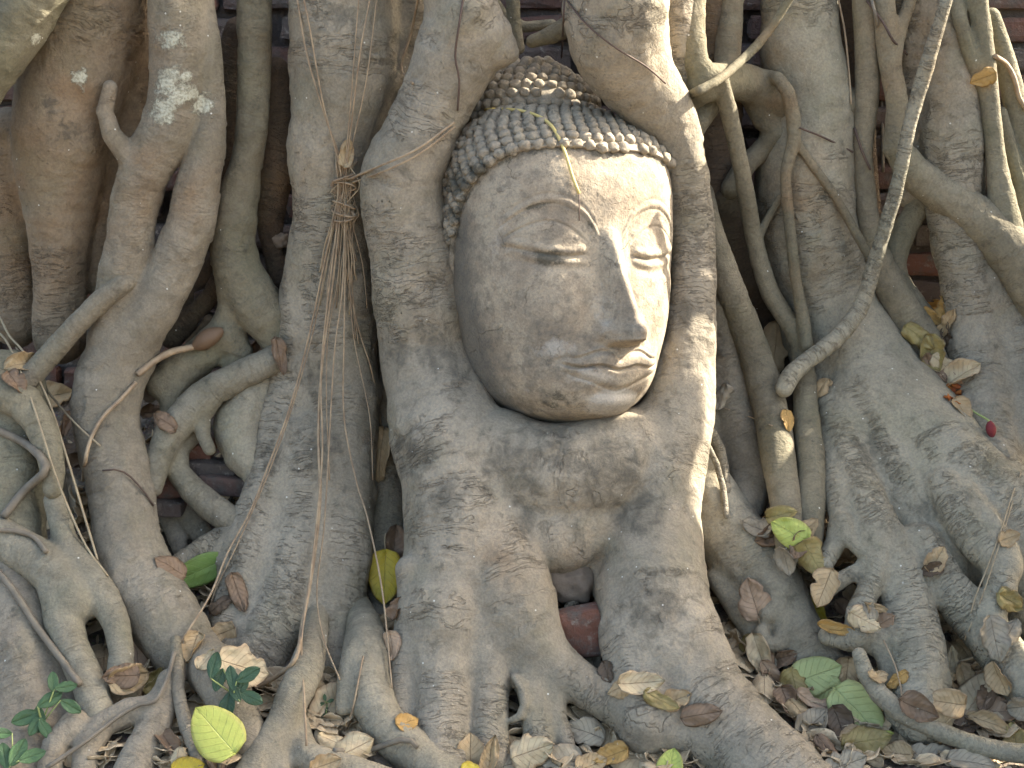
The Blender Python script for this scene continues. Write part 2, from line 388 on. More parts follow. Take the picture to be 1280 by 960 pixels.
    attrs = dict(rv=np.stack([sv, keep, np.full(len(V), seed)], 1), lichen=spots(px, py, LICHEN),
                 stain=spots(px, py, STAINS), warm=spots(px, py, WARM))
    names = list(dict.fromkeys(parts))
    fo = CI[F[:, 0]]
    m0 = chains[0][1].split(';'); 
    if len(chains) == 1:
        o = bpy.data.objects.new(name, mesh_np(name, V, F, M[mat], N, attrs)); link(o); return tag(o, label, cat, group)
    base = V[np.argmin(V[:, 2])]
    e = empty(name, (float(base[0]), float(base[1]), float(base[2])), label, cat, group)
    # chains whose part name starts with '+' belong to the previous part
    pid = []; c = -1
    for p in parts:
        if not p.startswith('+'): c += 1
        pid.append(c)
    pid = np.array(pid); pn = [p for p in parts if not p.startswith('+')]
    fp = pid[fo]
    for j, nm in enumerate(pn):
        Fj = F[fp == j]
        if len(Fj) == 0: continue
        used = np.unique(Fj); mp = np.zeros(len(V), np.int32); mp[used] = np.arange(len(used))
        me = mesh_np(nm, V[used], mp[Fj], M[mat], N[used], {q: v[used] for q, v in attrs.items()})
        link(bpy.data.objects.new(nm, me), e)
    return e

# ------------------------------------------------------------------ ground
def soil_mat():
    k = NT('dusty_soil'); pos = k.node('NewGeometry').outputs['Position']
    c = k.mix(k.ramp(k.noise(pos, 14, 5, 0.6), 0.35, 0.68), rgb(0.10, 0.077, 0.056), rgb(0.195, 0.158, 0.117))
    c = k.mix(k.ramp(k.noise(pos, 90, 5, 0.7), 0.4, 0.7), c, rgb(0.20, 0.16, 0.115))
    v = k.node('TexVoronoi', i_Scale=120.0); k.l.new(pos, v.inputs['Vector'])
    c = k.mix(k.math('MULTIPLY', k.math('LESS_THAN', v.outputs['Distance'], 0.28), 0.5), c, v.outputs['Color'], 'SOFT_LIGHT')
    k.set(k.b.inputs['Base Color'], c); k.b.inputs['Roughness'].default_value = 0.95
    h = k.math('ADD', k.noise(pos, 60, 6, 0.7), k.math('MULTIPLY', v.outputs['Distance'], -0.5))
    k.l.new(k.bump(h, 0.012), k.b.inputs['Normal']); return k.m
M['soil'] = soil_mat()
def ground():
    xs = np.concatenate([np.linspace(-40, -1.6, 14)[:-1], np.linspace(-1.6, 1.6, 260), np.linspace(1.6, 40, 14)[1:]])
    ys = np.concatenate([np.linspace(-40, -1.0, 16)[:-1], np.linspace(-1.0, 0.7, 150), np.linspace(0.7, 40, 14)[1:]])
    X, Y = np.meshgrid(xs, ys, indexing='ij'); V = np.stack([X.ravel(), Y.ravel(), np.zeros(X.size)], 1)
    fade = np.exp(-np.maximum(np.abs(V[:, 0]) - 1.5, 0) * 1.0)
    V[:, 2] = ground_z(V[:, 0], V[:, 1]) * fade + (0.018 * fbm(V * 6, 3, 3) + 0.006 * fbm(V * 40, 4, 2)) * fade
    n, m = X.shape; I = np.arange(n * m).reshape(n, m)
    F = np.stack([I[:-1, :-1], I[1:, :-1], I[1:, 1:], I[:-1, 1:]], -1).reshape(-1, 4)
    o = bpy.data.objects.new('ground', mesh_np('ground', V, F, M['soil'])); link(o); tag(o, kind='structure')
ground()
# ------------------------------------------------------------------ old brick wall behind the roots
def brick_mat():
    k = NT('old_brick'); pos = k.node('NewGeometry').outputs['Position']; t = k.attr('tone').outputs['Fac']
    c = k.mix(t, rgb(0.16, 0.070, 0.045), rgb(0.085, 0.072, 0.062))
    c = k.mix(k.ramp(k.noise(pos, 22, 5, 0.65), 0.42, 0.68), c, rgb(0.10, 0.085, 0.07))
    c = k.mix(k.ramp(k.noise(pos, 55, 5, 0.7), 0.55, 0.75), c, rgb(0.25, 0.22, 0.18))
    k.set(k.b.inputs['Base Color'], c); k.b.inputs['Roughness'].default_value = 0.92
    k.l.new(k.bump(k.noise(pos, 70, 6, 0.7), 0.010), k.b.inputs['Normal']); return k.m
M['brick'] = brick_mat()
def rough_box(c, s, rot=0.0, seed=0, n=5, amp=0.004):
    """A weathered brick: a subdivided box with rounded, chipped edges."""
    V, F = [], []
    for ax in range(3):
        for sg in (-1, 1):
            b = len(V); g = np.linspace(-1, 1, n + 1); o1, o2 = (ax + 1) % 3, (ax + 2) % 3
            for u in g:
                for v in g:
                    p = [0, 0, 0]; p[ax] = sg; p[o1] = u; p[o2] = v; V.append(p)
            for i in range(n):
                for j in range(n):
                    q = [b + i * (n + 1) + j, b + (i + 1) * (n + 1) + j, b + (i + 1) * (n + 1) + j + 1, b + i * (n + 1) + j + 1]
                    F.append(q if sg > 0 else q[::-1])
    V = np.array(V, float); s = np.array(s) / 2
    r = np.sort(np.abs(V), 1); edge = np.clip((r[:, 1] - 0.55) / 0.45, 0, 1)[:, None]      # round the edges off
    W = V * s; W -= V * edge * (np.abs(V) > 0.55) * min(s) * 0.16
    W += np.stack([vnoise(W * 35 + seed * 7.1, seed), vnoise(W * 35 + seed * 3.3 + 50, seed + 1), vnoise(W * 35 + 90 + seed, seed + 2)], 1) * amp
    ca, sa = math.cos(rot), math.sin(rot); x = W[:, 0] * ca - W[:, 2] * sa; z = W[:, 0] * sa + W[:, 2] * ca
    W[:, 0], W[:, 2] = x, z
    return W + np.array(c), np.array(F)
def wall():
    rnd = random.Random(4); VV, FF, TT = [], [], []; base = 0
    for row in range(40):
        z = -0.1 + row * 0.062 + 0.03; off = (row % 2) * 0.12
        for c in range(-9, 10):
            x = c * 0.245 + off + rnd.uniform(-.008, .008)
            if not (-2.1 < x < 1.16): continue
            V, F = rough_box((x, 0.46 + rnd.uniform(-.018, .014), z + rnd.uniform(-.003, .003)), (0.232, 0.11, 0.052), rnd.uniform(-.012, .012), row * 40 + c + 20, 4)
            VV.append(V); FF.append(F + base); base += len(V); TT.append(np.full(len(V), rnd.random()))
    # mortar core the bricks sit in
    V = np.array([(x, y, z) for x in (-2.25, 1.24) for y in (0.435, 0.80) for z in (-0.2, 2.38)], float)
    F = np.array([(0, 1, 3, 2), (4, 6, 7, 5), (0, 4, 5, 1), (2, 3, 7, 6), (0, 2, 6, 4), (1, 5, 7, 3)]) + base
    VV.append(V); FF.append(F); TT.append(np.full(8, 0.95))
    o = bpy.data.objects.new('brick_wall', mesh_np('brick_wall', np.vstack(VV), np.vstack(FF), M['brick'], attrs=dict(tone=np.concatenate(TT)), smooth=False))
    link(o); tag(o, 'old weathered red and black brick wall behind the roots', 'wall')
wall()
# ------------------------------------------------------------------ the strangler fig's trunks and roots
roots('strangler_fig', 'thick grey fig trunk whose two arms hold the stone head above splayed toes', 'tree trunk', [
    ('arm_root', '560,-80,62;570,0,43;577,50,54;552,110,46;528,165,46;503,220,51;507,270,54,.01;518,330,56,.01;528,390,58,.015;534,440,62,.02;547,490,67,.01;558,540,74;575,600,74'),
    ('+', '588,26,46;620,60,26;636,66,13', -0.02),
    ('arm_root', '768,-60,66;769,0,66;772,45,62,.02;795,95,50,.05;834,150,37,.08;853,205,30,.09;863,260,28,.09;866,310,28,.08;866,360,29,.06;862,410,33,.03;857,455,38;848,500,44;838,550,50;828,600,52', -0.02),
    ('trunk', '575,590,73;580,660,76;580,720,74,.02;582,780,70,.05;590,850,60,.10'),
    ('+', '590,557,56,-.03;650,583,62,-.03;710,590,65,-.035;770,574,60,-.03;815,558,54,-.01'),
    ('+', '632,640,48,0;690,664,54,.01;748,650,44,.01'),
    ('+', '828,590,52;822,650,55;820,700,62;822,760,70;835,810,62'),
    ('+', '735,668,16,.03;750,700,15,.03;752,740,12,.04'),
    ('buttress_root', '558,770,58;556,830,42;553,880,37;552,925,34;552,960,36'),
    ('buttress_root', '612,790,40;612,860,25;612,905,23;613,945,24'),
    ('buttress_root', '650,800,36,.01;664,845,25;671,885,20;673,930,19'),
    ('buttress_root', '528,735,28;515,790,24;505,845,20;500,885,17;496,915,15'),
    ('+', '511,712,17,-.03;514,742,14,-.02'),
    ('buttress_root', '598,600,44,-.01;616,670,50,-.02;636,735,52,-.02;656,785,46,-.01;688,828,34;735,860,27;790,892,27;850,912,29;930,940,36'),
    ('+', '692,850,13,-.01;697,895,12;708,930,11;716,965,9'),
    ('buttress_root', '842,800,62;875,860,56;915,910,56;962,962,60;1005,1015,64'),
    ('buttress_root', '792,740,46;800,800,50;806,850,48;812,900,44'),
    ('scar_root', '643,846,4,-.03;653,862,5,-.03;656,880,5,-.03;650,895,5,-.025;640,900,4,-.02'),
], 'grey', dy=-0.07, k=10)
roots('strangler_fig', 'broad flat fig trunk left of the stone head, hung with a tied rootlet bundle', 'tree trunk', [
    ('trunk', '428,-60,66;428,0,66;430,90,68;415,180,54;413,260,47;416,340,50;420,420,52;426,500,47;426,580,45;423,660,44;420,740,41;421,800,38;424,850,32', 0.02),
    ('+', '512,-40,26;508,40,24;494,105,23;474,155,24;460,200,20;450,250,18', 0.05),
    ('+', '400,300,34;385,400,40;372,480,40;358,550,40;346,620,42;326,690,42;306,750,38;290,815,34', 0.03),
    ('+', '388,560,36;385,640,36;372,715,38;346,780,38;318,835,34', 0.0),
    ('+', '335,640,30;300,670,24;262,690,22;222,712,18', 0.03),
], 'grey', k=20)
roots('root', 'dull grey root deep in the crack between flat trunk and head trunk', 'tree root', [
    ('root', '486,330,16;486,420,18;484,520,20;482,620,24;484,700,26;480,770,24')], 'dusty', dy=0.09)
roots('root', 'short forked grey root at the foot of the broad flat trunk', 'tree root', [
    ('root', '404,735,10,.14;394,790,18,.07;383,835,22,.02;370,862,21;352,905,19;328,945,22;305,990,24'),
    ('root', '345,925,16;350,960,15;352,990,14'),
    ('root', '372,905,14,.03;385,945,18;440,965,20;500,985,22'),
], 'dusty', dy=-0.12, k=12)
roots('root', 'smooth grey root curving right into the litter between two big trunks', 'tree root', [
    ('root', '446,745,12,.14;458,800,25,.03;462,860,26;478,905,28;520,945,28;575,985,30'),
    ('root', '446,790,10,.12;440,822,14;432,850,12;428,885,10'),
], 'dusty', dy=-0.09, k=12)
roots('strangler_fig', 'dark greenish trunk crossing the top left corner', 'tree trunk', [
    ('trunk', '70,-70,46;35,-5,44;-10,65,44;-60,140,46')], 'olive', dy=-0.10)
roots('strangler_fig', 'swollen brown trunk with a knobbly scar, under the dark corner trunk', 'tree trunk', [
    ('trunk', '118,-60,78;112,0,74;102,60,72;88,120,66;77,180,60;74,240,50;73,300,38;74,360,34;74,420,34'),
    ('+', '82,150,42,-.035;95,175,34,-.035'),
    ('root', '20,170,36;12,250,36;14,320,34;22,400,32', 0.06),
    ('root', '118,140,22;124,210,22;128,280,24;132,350,24', 0.05),
    ('root', '158,-40,40;166,30,30;166,90,24;158,150,20;160,220,18;165,300,16', 0.06),
], 'brown', dy=0.03, k=14)
roots('strangler_fig', 'twin trunk blotched with white lichen, its two stems joining into one tan root', 'tree trunk', [
    ('stem', '222,-60,37;222,0,37;225,60,38;222,115,36;208,165,34;185,205,32;170,250,30;163,300,29;155,340,30;148,380,30;140,420,32'),
    ('stem', '252,-10,14,.02;260,60,16;266,130,17;260,180,22;246,240,28;235,290,30;215,340,30;190,385,33'),
    ('+', '190,385,33;160,430,41;138,475,44;132,525,40;140,570,42;152,620,42;158,670,42;172,720,46;202,768,46;228,812,42'),
    ('branch_root', '138,110,10;131,140,11;140,168,13;158,192,14;182,216,14', -0.02),
], 'dusty', dy=-0.04, k=7)
roots('root', 'straight olive root crossing in front of the twin trunk down to the left', 'tree root', [
    ('root', '176,342,10,.06;152,356,13;128,374,14;100,402,14;70,435,14;40,468,15;10,500,16')], 'dusty', dy=-0.085)
roots('root', 'smooth dark olive root falling straight from the top, splaying at its foot', 'tree root', [
    ('root', '318,-60,21;318,0,21;318,100,21;312,180,21;298,250,24;292,310,29;305,355,32;332,395,30;345,420,24'),
    ('branch_root', '285,330,18;288,380,16;276,415,18;256,440,24;226,462,26;205,480,22'),
    ('+', '228,468,18;214,500,15;208,525,10'),
    ('branch_root', '285,420,22;300,440,16;290,455,14'),
], 'olive', dy=0.02, k=8)
roots('root', 'arching grey root with a hooked side shoot over old bricks', 'tree root', [
    ('root', '362,432,16,.03;338,452,18;300,468,19;268,486,21;238,512,23;212,542,20;198,575,16;192,610,13'),
    ('branch_root', '262,500,13;252,522,11;254,545,9;262,562,8'),
    ('branch_root', '240,545,12;222,562,14;222,590,15;240,612,17;262,632,18;295,655,20', 0.035),
], 'dusty', dy=-0.02, k=5)
roots('root', 'rounded boulder-like swelling of root tucked under the arching root', 'tree root', [
    ('root', '330,478,20;312,505,28;298,530,32;305,565,28;320,590,20;335,615,16')], 'dusty', dy=0.02)
roots('root', 'small forked root in the hollow below the old bricks', 'tree root', [
    ('root', '200,632,9;212,652,11;222,676,11;232,702,9'),
    ('root', '212,632,12;238,648,16;252,668,15;268,692,12'),
], 'dusty', dy=0.09, k=6)
roots('root', 'dim brown root in the recess right of the smooth olive root', 'tree root', [
    ('root', '345,90,18;348,150,20;346,205,24;338,255,20;340,310,14;352,350,14'),
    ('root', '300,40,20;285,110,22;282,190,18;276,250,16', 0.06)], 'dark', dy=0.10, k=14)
roots('root', 'dim roots crossing in the hollow left of the smooth olive root', 'tree root', [
    ('root', '215,420,16;240,395,14;262,372,12;285,330,14'),
    ('root', '262,400,8;250,415,6;236,428,5', -0.05),
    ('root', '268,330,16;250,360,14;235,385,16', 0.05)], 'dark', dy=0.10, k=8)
roots('root', 'olive root bending down at the left edge over the flat greenish trunk', 'tree root', [
    ('root', '-40,470,24;0,488,24;30,503,23;50,530,20;62,562,17;66,590,15;66,612,12')], 'olive', dy=-0.12)
roots('strangler_fig', 'flat greenish trunk at the left edge with a bent vine stretched over it', 'tree trunk', [
    ('trunk', '10,480,44;12,540,46;16,600,44;18,660,42;20,720,40')], 'olive', dy=-0.045, lump=1.4)
roots('root', 'smooth forked root at the lower left, like two legs, marked by a white splash', 'tree root', [
    ('root', '-40,660,24;0,672,25;40,695,27;75,722,30;95,752,30'),
    ('+', '72,735,24;80,780,24;95,820,22;112,860,21;124,895,22'),
    ('root', '68,625,14;74,650,15;86,685,17;108,718,22;130,748,20;146,780,17;152,815,16;150,845,16'),
], 'dusty', dy=-0.10, k=6)
roots('strangler_fig', 'wide pale root base filling the lower left corner', 'tree trunk', [
    ('trunk', '15,700,36;25,770,44;35,830,50;40,900,54;20,980,60'),
    ('root', '60,800,30;85,850,26;98,900,22;90,960,20')], 'dusty', dy=-0.05, k=14)
roots('root', 'low grey root with knuckles crossing the litter near the bottom left', 'tree root', [
    ('root', '250,795,16,.10;258,825,30,.03;278,850,34;292,885,28;315,930,24'),
    ('root', '212,850,16;203,880,18;192,912,20;170,955,24;150,1000,24'),
    ('root', '200,885,16;160,890,17;130,905,16;110,935,17;104,975,16'),
    ('root', '95,905,18;70,930,16;60,975,16'),
], 'dusty', dy=-0.115, k=9)
roots('root', 'thin bare grey root standing up beside the lime yellow leaf', 'tree root', [
    ('root', '219,800,7;222,830,8;223,865,8;232,905,9;245,940,9;255,975,10')], 'dusty', dy=-0.13, lump=.6)

# ---- right side
roots('root', 'net of olive roots over the right trunk, with a thick loop and thin hanging legs', 'tree root', [
    ('stem', '858,-60,24,.02;860,0,22,.02;862,40,20,.01;868,80,18;884,104,20'),
    ('stem', '915,-60,17,.07;914,0,17,.07;910,60,16,.06;908,95,16,.04'),
    ('branch_root', '852,128,16,.03;876,108,22;905,100,22;938,106,24;962,120,26;995,132,25;1030,134,24;1062,128,20,.04'),
    ('+', '945,120,20;958,148,18;972,166,15,-.01;955,184,14;932,206,14,.02;915,235,14,.05'),
    ('thin_root', '900,100,11;908,130,11;918,170,11;930,230,11;940,285,11;951,330,12;962,365,12;980,395,12;1000,430,13;1005,470,15;1008,520,16;1014,580,17;1014,640,17;1012,690,16', -0.05),
    ('thin_root', '948,104,7,.09;960,95,8,.05;972,98,8,.02;985,116,9;992,150,9;992,176,9;982,215,7;984,255,7;989,300,7;994,345,7;1003,395,8;1008,432,9', -0.075),
    ('thin_root', '996,178,6;1015,206,6;1042,242,6;1066,284,6;1090,326,6', -0.065),
    ('thin_root', '950,292,6;960,272,5;974,248,5', -0.05),
    ('branch_root', '858,180,12;875,150,14;890,132,12', 0.03),
], 'olive', dy=0.02, k=5, lump=.7)
roots('twig', 'thin straight olive root slanting across the top right of the head trunk', 'tree root', [
    ('twig', '1010,-40,6;960,40,6;922,80,6;892,104,6;874,113,6;862,118,5,.06;852,124,5,.09')], 'olive', dy=-0.06, lump=.5, flute=.5)
roots('strangler_fig', 'massive wrinkled trunk on the right with a long buttress and knotted toes', 'tree trunk', [
    ('trunk', '998,-60,46;998,0,46;1000,60,50;1010,130,57;1006,200,62;1006,260,64;1018,320,62;1035,380,62;1058,432,66;1085,480,70'),
    ('buttress_root', '1085,480,70;1120,530,78;1165,590,84;1215,640,84;1270,690,86;1330,750,90'),
    ('buttress_root', '1020,400,46,.12;1032,470,38,.10;1050,530,31,.05;1066,590,27,.02;1085,640,30;1108,685,31;1128,725,31;1138,780,34;1146,830,38;1150,885,44', -0.10),
    ('+', '1078,500,48;1105,560,48;1130,620,48;1160,670,44;1180,710,36', -0.04),
    ('+', '1088,545,9;1102,555,12;1114,572,13;1124,592,13;1128,625,12', -0.055),
    ('knotted_root', '1030,500,24,.11;1038,560,24,.06;1048,610,22,.02;1052,650,15;1044,680,13;1030,705,12', -0.10),
    ('+', '1066,630,14,.06;1080,660,16,.02;1094,682,18;1098,708,18;1086,735,15;1076,762,17;1074,790,18', -0.12),
    ('+', '1054,650,8;1060,672,8;1072,686,9;1086,690,10', -0.12),
    ('+', '1085,706,10;1066,716,10;1046,728,11;1030,742,10', -0.11),
    ('knotted_root', '1180,610,24;1200,645,24;1228,682,25;1250,704,24;1250,735,20;1238,770,17;1230,800,15', -0.12),
    ('+', '1205,615,14;1238,655,14;1262,690,12;1268,712,10', -0.13),
    ('buttress_root', '1150,680,26;1180,728,26;1216,770,28;1252,815,30;1295,868,32', -0.10),
    ('+', '1140,770,24;1108,800,17;1070,802,15;1035,795,12', -0.10),
    ('+', '1098,800,10;1105,830,9;1112,855,8', -0.10),
], 'grey', dy=0.06, k=10)
roots('twig', 'long rough vine leaning from the top right, curling down and ending cut against the trunk', 'vine', [
    ('twig', '1190,-30,8;1183,0,8;1160,76,9;1136,160,9;1121,234,9;1095,322,10;1074,388,11;1040,428,11;1010,450,11;990,468,12;980,486,11')],
    'grey', dy=-0.09, lump=1.2, vox=0.0035)
roots('root', 'upright olive root right of the massive trunk, widening into a flat strap', 'tree root', [
    ('root', '1080,-60,16;1081,0,16;1084,100,16;1078,190,13;1086,280,14;1100,330,17;1122,375,22;1150,425,24;1170,470,20')], 'olive', dy=0.03, lump=.7)
roots('root', 'bowed olive root that swings right and thickens down to the right edge', 'tree root', [
    ('root', '1102,-60,14;1105,0,14;1112,75,14;1122,135,14;1120,185,17;1140,213,21;1175,240,24;1215,268,26;1250,300,30;1285,345,34;1330,410,36'),
    ('root', '1145,-20,8;1128,30,8;1118,70,8', 0.01),
    ('root', '1156,250,14;1132,285,16;1116,330,17;1130,365,16;1160,400,14', 0.06)], 'olive', dy=0.0, k=10, lump=.7)
roots('strangler_fig', 'spindle shaped scarred trunk near the right edge, flaring at its sunlit foot', 'tree trunk', [
    ('trunk', '1180,-60,18;1182,0,20;1184,60,26;1188,120,34;1192,180,38;1190,230,36;1195,290,32;1208,350,34;1216,410,36;1222,460,40;1228,510,44;1236,570,46;1240,640,44'),
    ('buttress_root', '1230,350,26;1255,400,30;1275,470,36;1290,550,40'),
    ('stem', '1145,-20,40;1150,40,36;1148,110,28;1142,180,24;1136,240,20', 0.05)], 'grey', dy=0.03, k=14)
roots('root', 'straight grey olive root running down the right edge in front of the brick wall', 'tree root', [
    ('root', '1220,-60,13;1222,0,13;1231,70,13;1238,140,13;1246,205,13;1252,245,17;1258,285,20'),
    ('root', '1192,-20,9,.03;1200,25,9;1214,72,9;1226,110,8,.02', -0.01)], 'olive', dy=0.0, k=8, lump=.6)
roots('root', 'pair of slim roots at the right edge against the brick wall', 'tree root', [
    ('root', '1240,20,10;1258,80,13;1272,140,15;1288,210,16'),
    ('root', '1252,140,7;1262,185,9;1274,225,10;1278,270,10;1274,310,10', -0.02)], 'olive', dy=0.06, k=6, lump=.6)
roots('root', 'slim root hanging in the gap right of the spindle shaped trunk', 'tree root', [
    ('root', '1218,100,4;1226,150,5;1227,200,5;1226,245,6')], 'grey', dy=0.04, vox=0.003)
roots('root', 'straight smooth olive root leaning beside the right arm of the head trunk', 'tree root', [
    ('root', '880,240,12,.14;890,290,15,.08;910,355,18,.03;932,412,20;952,470,21;966,530,22;976,590,21;984,640,20;988,690,18')], 'olive', dy=-0.03, lump=.5)
roots('root', 'crooked brown root with rough bark between the head trunk and the leaning olive root', 'tree root', [
    ('root', '895,380,22;902,430,24;914,480,26;922,530,28;936,575,27;936,615,26;922,655,24'),
    ('root', '880,470,20;884,530,24;884,580,26;890,640,26', 0.06)], 'dusty', dy=0.07, k=14)
roots('root', 'thin curved pair of rootlets arching beside the sunlit edge of the head trunk', 'tree root', [
    ('root', '872,528,6;888,540,7;900,562,7;906,588,6;908,612,6'),
    ('root', '868,540,4;884,556,4;896,580,4;904,610,4;908,645,4', -0.015)], 'grey', dy=0.0, k=4, vox=0.003, lump=.5)
roots('root', 'dim brown root in the shadow between the two straight olive roots', 'tree root', [
    ('root', '930,350,22;955,400,22;978,470,18;990,540,18;1000,620,20'),
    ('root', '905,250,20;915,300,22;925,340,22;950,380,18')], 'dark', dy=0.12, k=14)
roots('root', 'thick pale root slanting right from behind the head trunk, with knots', 'tree root', [
    ('root', '866,585,34;900,645,42;938,700,46;972,755,44;1000,805,38;1030,850,36'),
    ('root', '898,722,15,.01;925,765,16;948,800,17;958,840,16', -0.01),
    ('knot', '960,722,9;974,738,10;972,756,10;958,768,10', -0.055),
    ('knot', '975,765,11;983,785,11;972,805,10;958,806,9;952,790,9', -0.045)], 'dusty', dy=0.06, k=10)
roots('root', 'slender bare root snaking along the ground to the lower right corner', 'tree root', [
    ('root', '1074,818,9;1082,842,11;1098,866,12;1125,890,12;1165,910,12;1210,928,12;1260,940,12;1320,945,12')], 'dusty', dy=-0.075, lump=.6)
roots('root', 'upright wrinkled root in the top gap between the head trunk and the net of roots', 'tree root', [
    ('root', '838,-60,30;842,0,28;846,50,24;850,100,18;856,150,16')], 'grey', dy=0.03)
roots('root', 'dim roots and fibres behind the crown of the stone head', 'tree root', [
    ('root', '640,-30,10;642,20,9;648,60,8'),
    ('root', '610,-10,8;630,20,7;655,34,7;690,30,7', 0.04),
    ('root', '740,10,14;715,30,13;690,44,11;665,52,8', -0.08)], 'olive', dy=0.14, k=5)
roots('root', 'shadowy old stems at the back behind the right trunk', 'tree root', [
    ('root', '880,-60,40;885,40,38;890,140,36;890,260,34'),
    ('root', '1060,-60,26;1066,100,26;1070,220,28;1080,330,28', -0.02)], 'dark', dy=0.20, k=14)

# unseen trunk, buttress and hanging root added past the right edge to block sun
roots('strangler_fig', 'added unseen fig trunk past the right edge, its buttress and hanging root blocking sun', 'tree trunk', [
    ('trunk', 'W1.55,0.95,-0.1,0.36;1.55,0.95,0.6,0.34;1.55,0.95,1.4,0.33;1.57,0.96,2.2,0.32;1.60,0.98,3.0,0.30'),
    ('buttress_root', 'W1.52,0.75,1.15,0.20;1.50,0.50,0.95,0.22;1.48,0.10,0.92,0.22;1.47,-0.06,0.96,0.22;1.46,-0.30,0.80,0.22;1.45,-0.60,0.45,0.22;1.44,-0.9,0.1,0.2'),
    ('branch_root', 'W1.55,0.85,2.45,0.12;1.54,0.60,2.55,0.11;1.53,0.30,2.55,0.10;1.53,0.02,2.38,0.10;1.54,-0.10,2.10,0.09;1.55,-0.08,1.84,0.09;1.55,0.03,1.72,0.09;1.55,0.17,1.61,0.08;1.55,0.15,1.52,0.09;1.55,0.09,1.42,0.09;1.54,0.07,1.25,0.09;1.52,0.06,1.05,0.10')], 'grey', k=30, vox=.012)
# ------------------------------------------------------------------ the stone head
YAW = R(25.0)
HB = Vector((0, -math.cos(PITCH), math.sin(PITCH)))            # towards the camera
HF = (HB * math.cos(YAW) + Vector((1, 0, 0)) * math.sin(YAW)); HL = (Vector((1, 0, 0)) * math.cos(YAW) - HB * math.sin(YAW)); HU = UP.copy()
HY = -0.02; HO = P(694, 324, HY); HS = pxm(694, 324, HY) * 0.985
def head_world(l, f, v):
    q = np.stack([l, f, v], -1) * HS
    return q @ np.array([HL, HF, HU]) + np.array(HO)
_v = [-210, -206, -199, -186, -170, -150, -120, -85, -50, 0, 50, 100, 120, 140, 156, 170, 180, 188]
_a = [12, 34, 58, 80, 97, 109, 119, 129, 136, 141, 143, 142, 139, 130, 118, 102, 84, 55]
_b = [20, 62, 100, 128, 142, 147, 149, 148, 146, 146, 146, 139, 131, 112, 90, 62, 40, 14]
_c = [20, 50, 70, 85, 95, 105, 115, 125, 132, 138, 142, 142, 138, 130, 118, 102, 84, 55]
def _cub(x, xs, ys):                                            # smooth monotone-ish interpolation
    xs, ys = np.array(xs, float), np.array(ys, float); m = np.gradient(ys, xs)
    i = np.clip(np.searchsorted(xs, x) - 1, 0, len(xs) - 2); h = xs[i + 1] - xs[i]; t = np.clip((x - xs[i]) / h, 0, 1)
    return (ys[i] * (1 + 2 * t) * (1 - t) ** 2 + h * m[i] * t * (1 - t) ** 2 + ys[i + 1] * t * t * (3 - 2 * t) + h * m[i + 1] * t * t * (t - 1))
def skull(th, v, grow=0.0):
    a = _cub(v, _v, _a) + grow; b = _cub(v, _v, _b) + grow; c = _cub(v, _v, _c) + grow
    cb = np.where(np.cos(th) > 0, b, c); n = 2.25
    r = ((np.abs(np.sin(th)) / a) ** n + (np.abs(np.cos(th)) / cb) ** n) ** (-1 / n)
    return r * np.sin(th), r * np.cos(th)
def hairline(th):
    d = np.abs(np.degrees(th))
    return np.interp(d, [0, 12, 30, 42, 52, 60, 66, 72, 76, 80, 84, 88, 92, 97, 110, 180], [118, 122, 122, 118, 109, 98, 87, 74, 60, 43, 24, -2, -34, -80, -120, -150])
def G(x, s): return np.exp(-(x / s) ** 2)
def sst(x, a, b):
    t = np.clip((x - a) / (b - a), 0, 1); return t * t * (3 - 2 * t)
